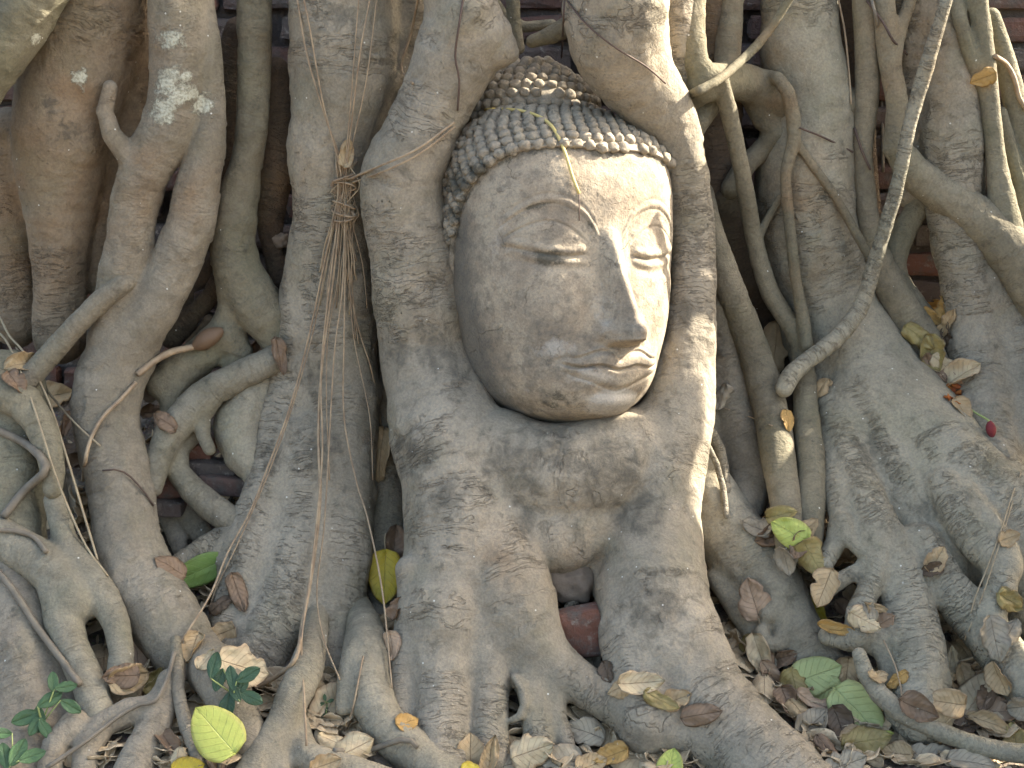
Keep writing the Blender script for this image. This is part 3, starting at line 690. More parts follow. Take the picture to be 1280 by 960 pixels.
def face_df(l, v):
    """Forward displacement of the carved features, in photo pixels, over face coordinates (l sideways, v up)."""
    l = l - 15 * sst(-v, -20, 95) + 7 * sst(-v, 105, 150)      # the lower face leans a little to one side
    L = np.abs(l); d = np.zeros_like(l)
    # brow arcs running into the nose, a fine double ridge, with the eye field set back under them
    bl = [0, 14, 20, 31, 48, 70, 92, 110, 124]; bv = [8, 16, 26, 42, 54, 60, 55, 42, 28]
    vb = _cub(L, bl, bv); fade = sst(L, 10, 26) * (1 - sst(L, 112, 128))
    d += 0.6 * G(v - vb, 2.4) * fade - 1.3 * G(v - vb + 6, 2.2) * fade - 0.9 * G(v - vb - 6, 2.5) * fade
    below = sst(vb - v, 0, 14) * (1 - sst(vb - v, 45, 85)) * sst(L, 12, 30) * (1 - sst(L, 100, 132)); d -= 3.6 * below
    # upper lid: a swelling cut by a crease above and an overhanging edge at the slit
    cr = _cub(L, [26, 38, 55, 75, 95, 112, 124], [6, 17, 29, 33.5, 28, 17, 6]); lf = sst(L, 26, 40) * (1 - sst(L, 108, 122))
    slit = _cub(L, [24, 34, 50, 70, 90, 106, 122], [-5, -5, -7.5, -6, -2, 3, 6]); 
    d += 3.4 * np.exp(-(((L - 70) / 44) ** 2 + ((v - 12) / 20) ** 2) ** 1.5)
    d -= 2.0 * G(v - cr, 2.0) * lf
    d += 2.2 * G(v - slit - 6, 4.5) * lf - 3.0 * G(v - slit + 0.5, 2.4) * lf
    d += 1.8 * G(v - slit + 8, 4) * lf * (1 - sst(L, 92, 112)) - 2.0 * G(v - slit + 16, 6) * lf
    # cheeks and jaw
    d += 6.0 * np.exp(-(((L - 76) / 44) ** 2 + ((v + 66) / 46) ** 2)) - 3.0 * np.exp(-(((L - 48) / 16) ** 2 + ((v + 98) / 34) ** 2))
    # nose: a sharp bridge that widens, a rounded tip, wings, a flat underside
    t = np.clip((34 - v) / 140.0, 0, 1); h = 6 * sst(34 - v, 0, 30) + 43 * t ** 1.25
    w = 14 + 14 * t ** 1.4; q = np.sqrt((l / w) ** 2 + 0.035); pr = np.clip((1.06 - q) / (1.06 - math.sqrt(0.035)), 0, 1)
    pr = pr * (0.55 + 0.45 * pr * (3 - 2 * pr)) ; under = sst(v, -116, -106.5); up = 1 - sst(v, 20, 48)
    d += h * pr * under * up
    d += 10 * np.exp(-(l / 13) ** 2 - ((v + 95) / 10) ** 2) * under
    d += 13 * (np.exp(-((L - 27) / 10) ** 2 - ((v + 96) / 10.5) ** 2)) * sst(v, -113, -105)
    d -= 2.5 * np.exp(-((L - 37) / 5) ** 2 - ((v + 94) / 13) ** 2)
    d -= 6 * np.exp(-((L - 13) / 7) ** 2 - ((v + 113) / 4) ** 2)
    # mouth: long wavy lips with incised outlines
    mw = 1 - sst(L, 52, 72); mline = -139 + 3.2 * np.cos(L / 9.5) * np.exp(-L / 50) * -1 + 5 * sst(L, 46, 72)
    d += 5 * np.exp(-((L / 62) ** 2) - ((v + 140) / 24) ** 2)
    ut = mline + 14 - 4.0 * np.exp(-(l / 7) ** 2) + 1.5 * np.exp(-((L - 14) / 9) ** 2) - 9 * sst(L, 25, 70)
    lb = mline - 21 + 15 * sst(L, 12, 62)
    d += (3.0 * sst(v, mline, mline + 4) * (1 - sst(v, ut - 3, ut + 3)) + 3.8 * (1 - sst(v, mline - 4, mline)) * sst(v, lb - 4, lb + 5)) * mw
    d -= 2.8 * G(v - mline, 1.9) * (1 - sst(L, 64, 74)); d -= 1.5 * G(v - ut - 3.5, 1.7) * mw - 1.2 * G(v - ut - 7, 2.0) * mw
    d -= 2.0 * G(v - lb + 3, 2.4) * mw; d -= 4.0 * np.exp(-((L - 71) / 6) ** 2 - ((v + 129) / 7) ** 2)
    d -= 2.2 * np.exp(-(l / 5) ** 2) * sst(v, -127, -122) * (1 - sst(v, -113, -109))
    # chin
    d -= 4.5 * np.exp(-((l / 34) ** 2) - ((v + 169) / 6) ** 2); d += 9 * np.exp(-((l / 34) ** 2) - ((v + 187) / 15) ** 2)
    return d
def stone_mat(name, hair=False):
    k = NT(name); pos = k.node('NewGeometry').outputs['Position']
    big = k.noise(pos, 9, 5, 0.65); mid = k.noise(pos, 38, 6, 0.68); fine = k.noise(pos, 240, 5, 0.7)
    c = k.mix(k.ramp(big, 0.36, 0.66), rgb(0.415, 0.362, 0.275), rgb(0.285, 0.236, 0.176))
    c = k.mix(k.math('MULTIPLY', k.ramp(mid, 0.46, 0.64), 0.65), c, rgb(0.185, 0.165, 0.135))
    c = k.mix(k.math('MULTIPLY', k.ramp(k.noise(pos, 90, 6, 0.75), 0.60, 0.72), 0.6), c, rgb(0.40, 0.345, 0.26))
    if hair: c = k.mix(0.6, c, rgb(0.335, 0.30, 0.235))
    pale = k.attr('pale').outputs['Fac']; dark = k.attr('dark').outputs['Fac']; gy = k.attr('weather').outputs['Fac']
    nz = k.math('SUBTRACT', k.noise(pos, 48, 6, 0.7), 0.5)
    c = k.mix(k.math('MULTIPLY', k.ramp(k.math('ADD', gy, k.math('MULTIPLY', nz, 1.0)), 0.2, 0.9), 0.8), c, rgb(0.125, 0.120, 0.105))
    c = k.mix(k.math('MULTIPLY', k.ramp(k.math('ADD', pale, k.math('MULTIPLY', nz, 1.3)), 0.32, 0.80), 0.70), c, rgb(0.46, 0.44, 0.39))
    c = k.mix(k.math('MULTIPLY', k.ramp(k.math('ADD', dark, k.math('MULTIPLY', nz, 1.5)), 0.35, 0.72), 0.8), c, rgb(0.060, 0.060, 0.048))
    c = k.mix(0.4, c, k.mix(k.ramp(fine, 0.3, 0.7), rgb(0.10, 0.085, 0.065), rgb(0.44, 0.39, 0.31)), 'OVERLAY')
    vo = k.node('TexVoronoi', feature='DISTANCE_TO_EDGE', i_Scale=13.0)
    k.l.new(k.mix(0.12, pos, k.noise(pos, 22.0, 3.0)), vo.inputs['Vector'])
    ck = k.math('MAXIMUM', k.ramp(vo.outputs['Distance'], 0.0, 0.012), k.ramp(k.noise(pos, 7, 2), 0.44, 0.5))
    c = k.mix(k.math('MULTIPLY', k.math('SUBTRACT', 1.0, ck), 0.35), c, rgb(0.08, 0.07, 0.05))
    pit = k.ramp(k.noise(pos, 120, 4, 0.6), 0.26, 0.40)
    k.set(k.b.inputs['Base Color'], c); k.b.inputs['Roughness'].default_value = 0.88; k.b.inputs['Specular IOR Level'].default_value = 0.2
    h = k.math('ADD', k.math('MULTIPLY', mid, 0.7), k.math('ADD', k.math('MULTIPLY', pit, 0.12), k.math('MULTIPLY', ck, 0.3)))
    n1 = k.bump(h, 0.0040); k.l.new(k.bump(fine, 0.0012, 1.0, n1), k.b.inputs['Normal']); return k.m
M['stone'] = stone_mat('weathered_face_stone'); M['curl'] = stone_mat('weathered_curl_stone', True)

def build_head():
    base = head_world(np.array([0.]), np.array([0.]), np.array([-210.]))[0]
    e = empty('statue', tuple(base), 'serene carved stone head with snail curl hair, gripped by the trunk', 'statue head')
    # ---- face
    th = np.concatenate([np.linspace(-125, -72, 70)[:-1], np.linspace(-72, 72, 420), np.linspace(72, 125, 70)[1:]]) * math.pi / 180
    vv = np.concatenate([np.linspace(-210, -198, 24)[:-1], np.linspace(-198, 160, 440)])
    TH, VV = np.meshgrid(th, vv, indexing='ij'); l, f = skull(TH.ravel(), VV.ravel()); v = VV.ravel()
    front = sst(np.cos(TH.ravel()), 0.02, 0.25)
    # the jaw's outline is smooth: features only act on the front
    f = f + face_df(l, v) * front
    V = head_world(l, f, v); n, m = TH.shape; I = np.arange(n * m).reshape(n, m)
    F = np.stack([I[:-1, :-1], I[1:, :-1], I[1:, 1:], I[:-1, 1:]], -1).reshape(-1, 4)
    N = vnormals(V, F)
    if (N[len(N) // 2] @ np.array(HB)) < 0: F = F[:, ::-1]; N = -N
    V = V + N * (0.0014 * fbm(V * 22, 71, 3) + 0.0005 * fbm(V * 110, 72, 2))[:, None]; N = vnormals(V, F)
    fr = front
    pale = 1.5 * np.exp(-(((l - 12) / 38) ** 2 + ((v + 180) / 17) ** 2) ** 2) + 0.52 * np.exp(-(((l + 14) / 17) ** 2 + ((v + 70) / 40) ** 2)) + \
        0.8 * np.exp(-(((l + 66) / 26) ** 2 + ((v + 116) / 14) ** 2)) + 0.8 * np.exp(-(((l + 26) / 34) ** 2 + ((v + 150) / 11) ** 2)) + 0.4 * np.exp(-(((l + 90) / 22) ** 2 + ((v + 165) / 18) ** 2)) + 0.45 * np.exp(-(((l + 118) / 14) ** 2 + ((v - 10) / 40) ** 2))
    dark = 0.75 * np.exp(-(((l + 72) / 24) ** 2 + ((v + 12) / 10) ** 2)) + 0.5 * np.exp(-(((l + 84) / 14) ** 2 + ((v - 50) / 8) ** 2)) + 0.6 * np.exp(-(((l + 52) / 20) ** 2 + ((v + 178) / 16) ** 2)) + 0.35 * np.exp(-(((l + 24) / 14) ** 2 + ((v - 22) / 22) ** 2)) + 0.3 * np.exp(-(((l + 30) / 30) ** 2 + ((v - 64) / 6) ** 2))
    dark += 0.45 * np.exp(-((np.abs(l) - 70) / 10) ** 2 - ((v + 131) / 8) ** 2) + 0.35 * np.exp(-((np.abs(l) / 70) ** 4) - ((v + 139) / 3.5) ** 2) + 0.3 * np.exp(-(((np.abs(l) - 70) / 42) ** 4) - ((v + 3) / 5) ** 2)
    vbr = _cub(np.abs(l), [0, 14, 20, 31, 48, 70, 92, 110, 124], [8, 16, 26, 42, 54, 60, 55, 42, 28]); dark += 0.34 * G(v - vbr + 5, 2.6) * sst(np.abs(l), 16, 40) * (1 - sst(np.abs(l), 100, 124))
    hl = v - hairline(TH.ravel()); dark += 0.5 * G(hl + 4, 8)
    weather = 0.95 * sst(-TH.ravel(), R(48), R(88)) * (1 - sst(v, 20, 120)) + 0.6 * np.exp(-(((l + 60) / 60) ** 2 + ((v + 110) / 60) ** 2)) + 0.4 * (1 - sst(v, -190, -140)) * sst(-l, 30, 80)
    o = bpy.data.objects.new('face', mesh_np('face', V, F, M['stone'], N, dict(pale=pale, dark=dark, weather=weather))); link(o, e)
    # ---- scalp shell
    th = np.linspace(-180, 180, 240) * math.pi / 180; u = np.linspace(0, 1, 60)
    TH, U = np.meshgrid(th, u, indexing='ij'); H = hairline(TH); VV = H + (187 - H) * U
    grow = 5.0 * sst(U, 0.0, 0.03) ; l, f = skull(TH.ravel(), VV.ravel()); l2, f2 = skull(TH.ravel(), VV.ravel(), 6.0)
    g = (sst(U, 0.0, 0.02)).ravel(); l = l + (l2 - l) * g; f = f + (f2 - f) * g
    V = head_world(l, f, VV.ravel()); n, m = TH.shape; I = np.arange(n * m).reshape(n, m)
    F1 = np.stack([I[:-1, :-1], I[1:, :-1], I[1:, 1:], I[:-1, 1:]], -1).reshape(-1, 4)
    # topknot dome set back on the crown
    UC = (-8.0, -62.0); ua = [95, 94, 90, 82, 69, 53, 36, 18, 4]; uv = [140, 182, 203, 217, 231, 243, 254, 261, 264]
    th2 = np.linspace(-180, 180, 160) * math.pi / 180; v2 = np.linspace(140, 264, 70); T2, V2 = np.meshgrid(th2, v2, indexing='ij')
    r2 = _cub(V2.ravel(), uv, ua); W = head_world(r2 * np.sin(T2.ravel()) + UC[0], r2 * np.cos(T2.ravel()) + UC[1], V2.ravel())
    n2, m2 = T2.shape; I2 = np.arange(n2 * m2).reshape(n2, m2)
    F2 = np.stack([I2[:-1, :-1], I2[1:, :-1], I2[1:, 1:], I2[:-1, 1:]], -1).reshape(-1, 4)
    # curls
    rnd = random.Random(8); ball = bmesh.new(); bmesh.ops.create_icosphere(ball, subdivisions=3, radius=1.0)
    ball.verts.ensure_lookup_table(); bv = np.array([q.co[:] for q in ball.verts]); bf = np.array([[q.index for q in t.verts] for t in ball.faces]); ball.free()
    def curl(c, nrm, r, VV, FF, base):
        nrm = nrm / np.linalg.norm(nrm); a = np.cross(nrm, [0.1, 0.2, 1]); a /= np.linalg.norm(a); b = np.cross(nrm, a)
        s = np.array([rnd.uniform(.90, 1.14), rnd.uniform(.84, 1.04), rnd.uniform(.75, 1.1)]) * r
        p = bv + 0.17 * np.stack([vnoise(bv * 1.7 + base * .01, 5), vnoise(bv * 1.7 + 9 + base * .013, 6), vnoise(bv * 1.7 + 30 + base * .017, 7)], 1)
        p = p * s; VV.append(c + p[:, :1] * a + p[:, 1:2] * b + p[:, 2:] * nrm); FF.append(bf + base); return base + len(bv)
    cen = np.array(head_world(np.array([0.]), np.array([-20.]), np.array([20.]))[0])
    CV, CF, b0 = [], [], 0
    ths = np.linspace(-125, 125, 900) * math.pi / 180
    mer = []
    for t in ths:
        vs = np.linspace(hairline(np.array([t]))[0], 186, 160); a, b = skull(np.full(160, t), vs, 6.0)
        p = np.stack([a, b, vs], 1); s = np.concatenate([[0], np.cumsum(np.linalg.norm(np.diff(p, axis=0), axis=1))]); mer.append((p, s))
    for row in range(11):
        pts = []
        for p, s in mer:
            x = 6 + row * 14.8
            if x > s[-1] - 2: pts.append(None)
            else: pts.append(np.array([np.interp(x, s, p[:, j]) for j in range(3)]))
        acc = (row % 2) * 8.5
        for i in range(1, len(pts)):
            if pts[i] is None or pts[i - 1] is None: continue
            acc += np.linalg.norm(pts[i] - pts[i - 1])
            if acc >= 15.8:
                acc -= 15.8; q = pts[i]
                if (q[0] - UC[0]) ** 2 + (q[1] - UC[1]) ** 2 < 92 ** 2 and q[2] > 130: continue
                if q[2] < 14 or ths[i] > R(64): continue
                if rnd.random() < 0.05 or (ths[i] < -1.25 and rnd.random() < 0.15): continue
                if ths[i] < -1.45 and row > 3 and rnd.random() < 0.55: continue
                w = head_world(q[None, 0], q[None, 1], q[None, 2])[0]
                q2 = head_world(q[None, 0] * 0.2, q[None, 1] * 0.2, q[None, 2] * 0.55)[0]
                r = HS * rnd.uniform(7.0, 8.0) * (0.85 if ths[i] < -1.2 else 1)
                b0 = curl(w, w - q2, r, CV, CF, b0)
    KV, KF, k0 = [], [], 0
    vs = np.linspace(150, 264, 400); rs = _cub(vs, uv, ua); s = np.concatenate([[0], np.cumsum(np.hypot(np.diff(vs), np.diff(rs)))])
    x = 2.0; row = 0
    while x < s[-1] - 14:
        v = np.interp(x, s, vs); r = np.interp(x, s, rs); nc = max(5, int(2 * math.pi * r / 14.8)); dvds = np.interp(min(x + 2, s[-1]), s, rs) - r
        for j in range(nc):
            t = (j + 0.5 * (row % 2) + rnd.uniform(-.07, .07)) / nc * 2 * math.pi
            if rnd.random() < 0.03: continue
            w = head_world(np.array([r * math.sin(t) + UC[0]]), np.array([r * math.cos(t) + UC[1]]), np.array([v]))[0]
            c = head_world(np.array([UC[0]]), np.array([UC[1]]), np.array([v - 30 - 60 * (r < 60)]))[0]
            k0 = curl(w, w - c, HS * rnd.uniform(6.6, 7.5), KV, KF, k0)
        x += 13.4; row += 1
    def add(name, V, F, CVs, CFs):
        V3 = np.vstack(CVs); F3 = np.vstack(CFs)
        Vn = V + vnormals(V, F) * (0.0012 * fbm(V * 40, 3, 2))[:, None]
        px, py = in_px(np.vstack([Vn, V3]))
        dark = spots(px, py, [(572, 230, 26), (575, 270, 26), (600, 215, 22), (570, 310, 26), (640, 205, 24), (590, 250, 30)]) * .75
        gy = np.full(len(px), 0.12) + 0.3 * spots(px, py, [(590, 130, 60), (570, 200, 60)])
        A = dict(dark=dark, weather=gy, pale=np.zeros(len(px)))
        F3q = np.concatenate([F3, F3[:, 2:3]], 1)
        # quads for the shell and triangles for the curls go in one mesh
        me = bpy.data.meshes.new(name); tri = F3 + len(Vn); allV = np.vstack([Vn, V3])
        me.vertices.add(len(allV)); me.vertices.foreach_set('co', allV.astype(np.float32).ravel())
        nl = F.size + tri.size; me.loops.add(nl); me.loops.foreach_set('vertex_index', np.concatenate([F.ravel(), tri.ravel()]).astype(np.int32))
        tot = np.concatenate([np.full(len(F), 4), np.full(len(tri), 3)]).astype(np.int32)
        me.polygons.add(len(tot)); me.polygons.foreach_set('loop_start', np.concatenate([[0], np.cumsum(tot)[:-1]]).astype(np.int32)); me.polygons.foreach_set('loop_total', tot)
        me.polygons.foreach_set('use_smooth', np.ones(len(tot), bool)); me.update(calc_edges=True)
        for a, q in A.items():
            at = me.attributes.new(a, 'FLOAT', 'POINT'); at.data.foreach_set('value', q.astype(np.float32))
        me.materials.append(M['curl']); link(bpy.data.objects.new(name, me), e)
    add('curled_hair', V, F1, CV, CF); add('topknot', W, F2, KV, KF)
build_head()
# ------------------------------------------------------------------ small things: placed where they rest on what is already built
bpy.context.view_layer.update(); DG = bpy.context.evaluated_depsgraph_get()
LAST = ['']
def hit(px, py):
    d = raydir(px, py).normalized(); ok, loc, nrm, _, o, _ = SC.ray_cast(DG, CAM, d, distance=20)
    LAST[0] = o.name if o else ''
    return loc.copy(), nrm.copy(), -d
def px_m(loc): return (loc - CAM).dot(FWD) / FPX
def drape(pts, r, off=0.006, step=0.02):
    """pts: px,py[,extra lift towards the camera in m]; r: radius in photo pixels (or start,end)."""
    out = []; r0, r1 = (r if isinstance(r, tuple) else (r, r)); n = len(pts)
    for i, q in enumerate(pts):
        loc, nrm, back = hit(q[0], q[1]); s = px_m(loc); rr = (r0 + (r1 - r0) * i / max(1, n - 1)) * s
        p = loc + back * (rr * 0.8 + off + (q[2] if len(q) > 2 else 0)); out.append((p.x, p.y, p.z, rr))
    return out
def smooth_depth(out):
    """a hanging strand does not dive into every crack: keep it in front of the straight line between its ends' neighbours"""
    A = np.array(out); d = (A[:, :3] - np.array(CAM)) ; k = d @ np.array(FWD); kk = k.copy()
    for _ in range(3):
        kk[1:-1] = np.minimum(kk[1:-1], 0.5 * (kk[:-2] + kk[2:]) + 0.004)
    A[:, :3] = np.array(CAM) + d * (kk / k)[:, None]; return A
def fibre_mat(name, a, b):
    k = NT(name); pos = k.node('NewGeometry').outputs['Position']
    c = k.mix(k.ramp(k.noise(pos, 40, 4, 0.6), 0.3, 0.7), a, b); k.set(k.b.inputs['Base Color'], c); k.b.inputs['Roughness'].default_value = 0.8
    k.l.new(k.bump(k.noise(pos, 300, 3, 0.6), 0.001), k.b.inputs['Normal']); return k.m
M['straw'] = fibre_mat('dry_rootlet', rgb(0.36, 0.27, 0.165), rgb(0.22, 0.155, 0.095))
M['pstraw'] = fibre_mat('pale_fibre', rgb(0.36, 0.29, 0.18), rgb(0.26, 0.20, 0.12))
M['ystraw'] = fibre_mat('yellow_straw', rgb(0.62, 0.48, 0.16), rgb(0.50, 0.40, 0.16))
M['dfibre'] = fibre_mat('dark_fibre', rgb(0.10, 0.065, 0.045), rgb(0.07, 0.045, 0.035))
M["vine"] = fibre_mat("grey_vine", rgb(0.19, 0.16, 0.115), rgb(0.13, 0.11, 0.08))
def strand(name, pts, r, mat, label=None, cat=None, parent=None, off=0.006, hang=False, sides=6, group=None):
    o = drape(pts, r, off); 
    if hang: o = smooth_depth(o)
    A = spline(o, 0.012); V, F, S = tube_mesh([A], sides)
    ob = bpy.data.objects.new(name, mesh_np(name, V, F, M[mat])); link(ob, parent)
    if label: tag(ob, label, cat, group)
    return ob
# ---- the tied bundle
loc, nrm, back = hit(430, 235)
bun = empty('rootlet_bundle', tuple(loc), 'tied bundle of dry straw coloured rootlets hanging down the broad flat trunk', 'rootlets')
rnd = random.Random(11)
def bs(pts, r=1.3, mat='straw'):
    r = tuple(.74 * q for q in r) if isinstance(r, tuple) else r * .74
    strand('strand', pts, r, mat, parent=bun, off=0.007 + rnd.uniform(0, .008), hang=True, sides=5)
bs([(370, -10), (384, 70), (408, 150), (424, 195), (430, 230)], 1.7); bs([(378, -10), (388, 40), (404, 130), (424, 205), (428, 235)], 1.5)
bs([(464, -10), (451, 60), (441, 140), (434, 200), (432, 240)], 1.5); bs([(472, -10), (458, 100), (441, 180), (433, 235)], 1.2); bs([(449, -10), (439, 120), (433, 190), (430, 230)], 1.1)
bs([(424, 245), (405, 330), (386, 420), (362, 510), (336, 580), (312, 640), (285, 690), (262, 745), (228, 800), (213, 832)], (1.6, 1.9))
bs([(426, 245), (408, 330), (390, 420), (364, 512), (339, 582), (314, 642), (292, 690), (268, 740), (262, 770)], 1.3)
bs([(428, 245), (415, 360), (403, 450), (398, 540), (400, 620), (392, 700), (378, 780), (370, 822), (346, 845), (318, 860)], (1.7, 4.5))
bs([(426, 245), (409, 380), (401, 470), (403, 560), (397, 640), (388, 720), (377, 800), (380, 870), (383, 932)], (1.4, 2.2))
bs([(432, 245), (428, 360), (418, 440), (411, 560), (405, 660), (396, 740), (405, 800), (425, 850)], 1.4)
bs([(434, 245), (432, 330), (448, 410), (465, 465), (477, 535)], 1.3); bs([(433, 250), (430, 420), (430, 520), (445, 600), (460, 650), (478, 740), (490, 860)], 1.5)
bs([(430, 250), (422, 350), (410, 420), (408, 500), (412, 600)], 1.1); bs([(430, 245), (436, 330), (442, 420), (462, 520), (466, 600)], 1.0)
bs([(436, 224, .008), (478, 206, .014), (522, 186, .014), (568, 153, .004)], 2.2); bs([(438, 229, .008), (482, 213, .014), (526, 191, .014), (569, 158, .004)], 1.9)
for i in range(26):
    x0 = 430 + rnd.uniform(-9, 9); x1 = x0 + rnd.uniform(-26, 22); y1 = rnd.uniform(300, 430)
    bs([(x0 + rnd.uniform(-4, 4), 196 + rnd.uniform(-6, 10)), (x0, 240), (x0 + (x1 - x0) * .3 + rnd.uniform(-5, 5), 275), (x0 + (x1 - x0) * .7 + rnd.uniform(-4, 4), 0.5 * (275 + y1)), (x1, y1)], rnd.uniform(.8, 1.3), rnd.choice(['straw', 'straw', 'pstraw']))
for i in range(16):                       # the tangle at the knot
    a = rnd.uniform(0, 6.28); pts = []
    for j in range(7):
        a += rnd.uniform(.7, 1.5); pts.append((431 + rnd.uniform(7, 19) * math.cos(a), rnd.uniform(195, 205) + j * 13 + 6 * math.sin(a)))
    bs(pts, rnd.uniform(.8, 1.3), rnd.choice(['straw', 'straw', 'pstraw']))
for i, (yy, w) in enumerate([(222, 15), (228, 16), (233, 15), (256, 14), (266, 15), (272, 14)]):
    paths = []
    L0, n0, b0 = hit(430, yy); s = px_m(L0); A = []
    for j in range(15):
        t = j / 14 * 2 * math.pi; p = L0 + b0 * (0.016 + 0.010 * math.cos(t)) + Vector((1, 0, 0)) * (math.sin(t) * w * s) + UP * ((math.sin(t * 1.0 + i) * 5) * s)
        A.append((p.x, p.y, p.z, 1.3 * s))
    V, F, S = tube_mesh([spline(A, .006)], 5); link(bpy.data.objects.new('tie', mesh_np('tie', V, F, M['straw'])), bun)
# ---- other single fibres, vines and stems
for nm, pts, r, mat, lab, cat, hang in [
    ('grass_stem', [(607, 137), (640, 137), (668, 143), (690, 158), (706, 190), (716, 222), (724, 242)], 2.1, 'ystraw', 'yellow straw fallen across the curls and forehead of the stone head', 'straw', False),
    ('rootlet', [(724, 243), (724, 262), (724, 276)], .8, 'dfibre', 'short dark fibre hanging from the tip of the yellow straw', 'rootlet', False),
    ('rootlet', [(706, -10), (704, 30), (702, 72)], 1.2, 'dfibre', 'short dark fibre hanging over the gap above the topknot', 'rootlet', True),
    ('rootlet', [(708, 0), (735, 32), (770, 60), (806, 82), (832, 104)], 1.2, 'dfibre', 'dark fibre slanting down across the right arm of the head trunk', 'rootlet', False),
    ('rootlet', [(580, -10), (574, 30), (569, 70), (574, 100), (572, 138)], 1.5, 'dfibre', 'dark fibre hanging down the left arm to the curls', 'rootlet', False),
    ('rootlet', [(524, -10), (514, 40), (504, 70), (502, 88), (516, 104)], 1.8, 'straw', 'curved tan rootlet at the top between the flat trunk and the left arm', 'rootlet', False),
    ('rootlet', [(0, 396), (12, 420), (32, 444), (60, 500), (80, 560), (104, 640), (122, 700)], 1.5, 'pstraw', 'long pale fibre falling from the left edge, longer of two', 'rootlet', True),
    ('rootlet', [(-4, 412), (10, 430), (28, 470), (46, 520), (68, 590), (92, 650), (112, 690), (135, 720)], 1.4, 'pstraw', 'pale fibre from the left edge that ends beside the forked smooth root', 'rootlet', True),
    ('rootlet', [(20, 434), (62, 492), (95, 530), (125, 557)], 1.3, 'pstraw', 'pale fibre stretched from the left edge onto the tan root', 'rootlet', True),
    ('vine', [(170, 478), (150, 500), (128, 522), (113, 550), (106, 580), (104, 600)], 2.6, 'straw', 'thin brown vine wrapped diagonally over the tan root', 'vine', False),
    ('vine', [(104, 598), (130, 588), (155, 590), (178, 612), (192, 632)], 1.2, 'dfibre', 'dark hair thin fibre looped round the tan root', 'rootlet', False),
    ('vine', [(-8, 536), (28, 552), (50, 570), (58, 582), (54, 592), (30, 614), (4, 646)], 5.5, 'vine', 'bent grey vine folded over the flat greenish trunk at the left edge', 'vine', False),
    ('vine', [(-8, 662), (22, 664), (44, 672), (58, 690)], 3.5, 'vine', 'thin grey vine above the forked smooth root', 'vine', False),
    ('vine', [(-8, 708), (18, 740), (44, 780), (72, 818), (100, 856)], 4.5, 'vine', 'straight thin vine slanting down the wide pale root base', 'vine', False),
    ('vine', [(58, 960), (108, 926), (150, 894), (176, 880), (194, 876), (208, 850), (218, 815)], 3.0, 'vine', 'thin arching vine over the knuckled roots at the bottom left', 'vine', False),
    ('vine', [(418, 938), (446, 940), (470, 935), (500, 925), (514, 926), (522, 934)], 3.8, 'vine', 'thin bare rootlet arching over the curving root at bottom centre', 'rootlet', False),
    ('vine', [(172, 468), (192, 452), (214, 440), (240, 434), (258, 428)], 4.2, 'straw', 'dry brown stalk leading up to the curled pod', 'stalk', True),
    ('rootlet', [(1087, -10), (1096, 30), (1100, 90), (1103, 160), (1104, 215)], 2.0, 'vine', 'thin grey vine hanging beside the bowed olive root', 'vine', False),
    ('rootlet', [(1083, 0), (1105, 30), (1116, 50), (1134, 68)], 1.6, 'dfibre', 'thin dark vine crossing the bowed olive root near the top', 'vine', False),
    ('vine', [(1244, 70), (1258, 80), (1268, 98), (1274, 122), (1284, 138)], 3.2, 'straw', 'curling tan vine against the brick wall at the right edge', 'vine', False),
    ('rootlet', [(1000, 160), (1030, 172), (1066, 190)], 1.4, 'dfibre', 'dark fibre stretched across the massive trunk below its collar', 'rootlet', False),
    ('rootlet', [(1068, 160), (1078, 190), (1088, 212)], 1.6, 'dfibre', 'short dark fibre leaning on the upright olive root', 'rootlet', False),
    ('rootlet', [(1046, -10), (1056, 40), (1062, 100), (1064, 130)], 1.3, 'straw', 'straw coloured fibre hanging in the gap right of the massive trunk', 'rootlet', True),
    ('grass_stem', [(1268, 610), (1252, 660), (1236, 705), (1218, 750), (1206, 800)], 1.0, 'pstraw', 'pale dry grass blade bowed over the knotted toes, left of two', 'grass blade', True),
    ('grass_stem', [(1276, 590), (1262, 640), (1246, 690), (1228, 745), (1210, 790)], 0.9, 'pstraw', 'pale dry grass blade bowed over the knotted toes, right of two', 'grass blade', True),
    ('rootlet', [(1104, 800), (1118, 830), (1126, 860), (1128, 890)], 1.2, 'straw', 'short tan rootlet among the litter beside the broad toe', 'rootlet', False),
    ('rootlet', [(905, 510), (940, 522), (965, 532)], .8, 'straw', 'hair thin fibre between the crooked root and the leaning olive root', 'rootlet', False),
    ('rootlet', [(454, 820), (448, 850), (440, 890), (430, 915)], 1.3, 'straw', 'straw coloured fibre beside the double tan leaf', 'rootlet', False),
]: strand(nm, pts, r, mat, lab, cat, hang=hang)

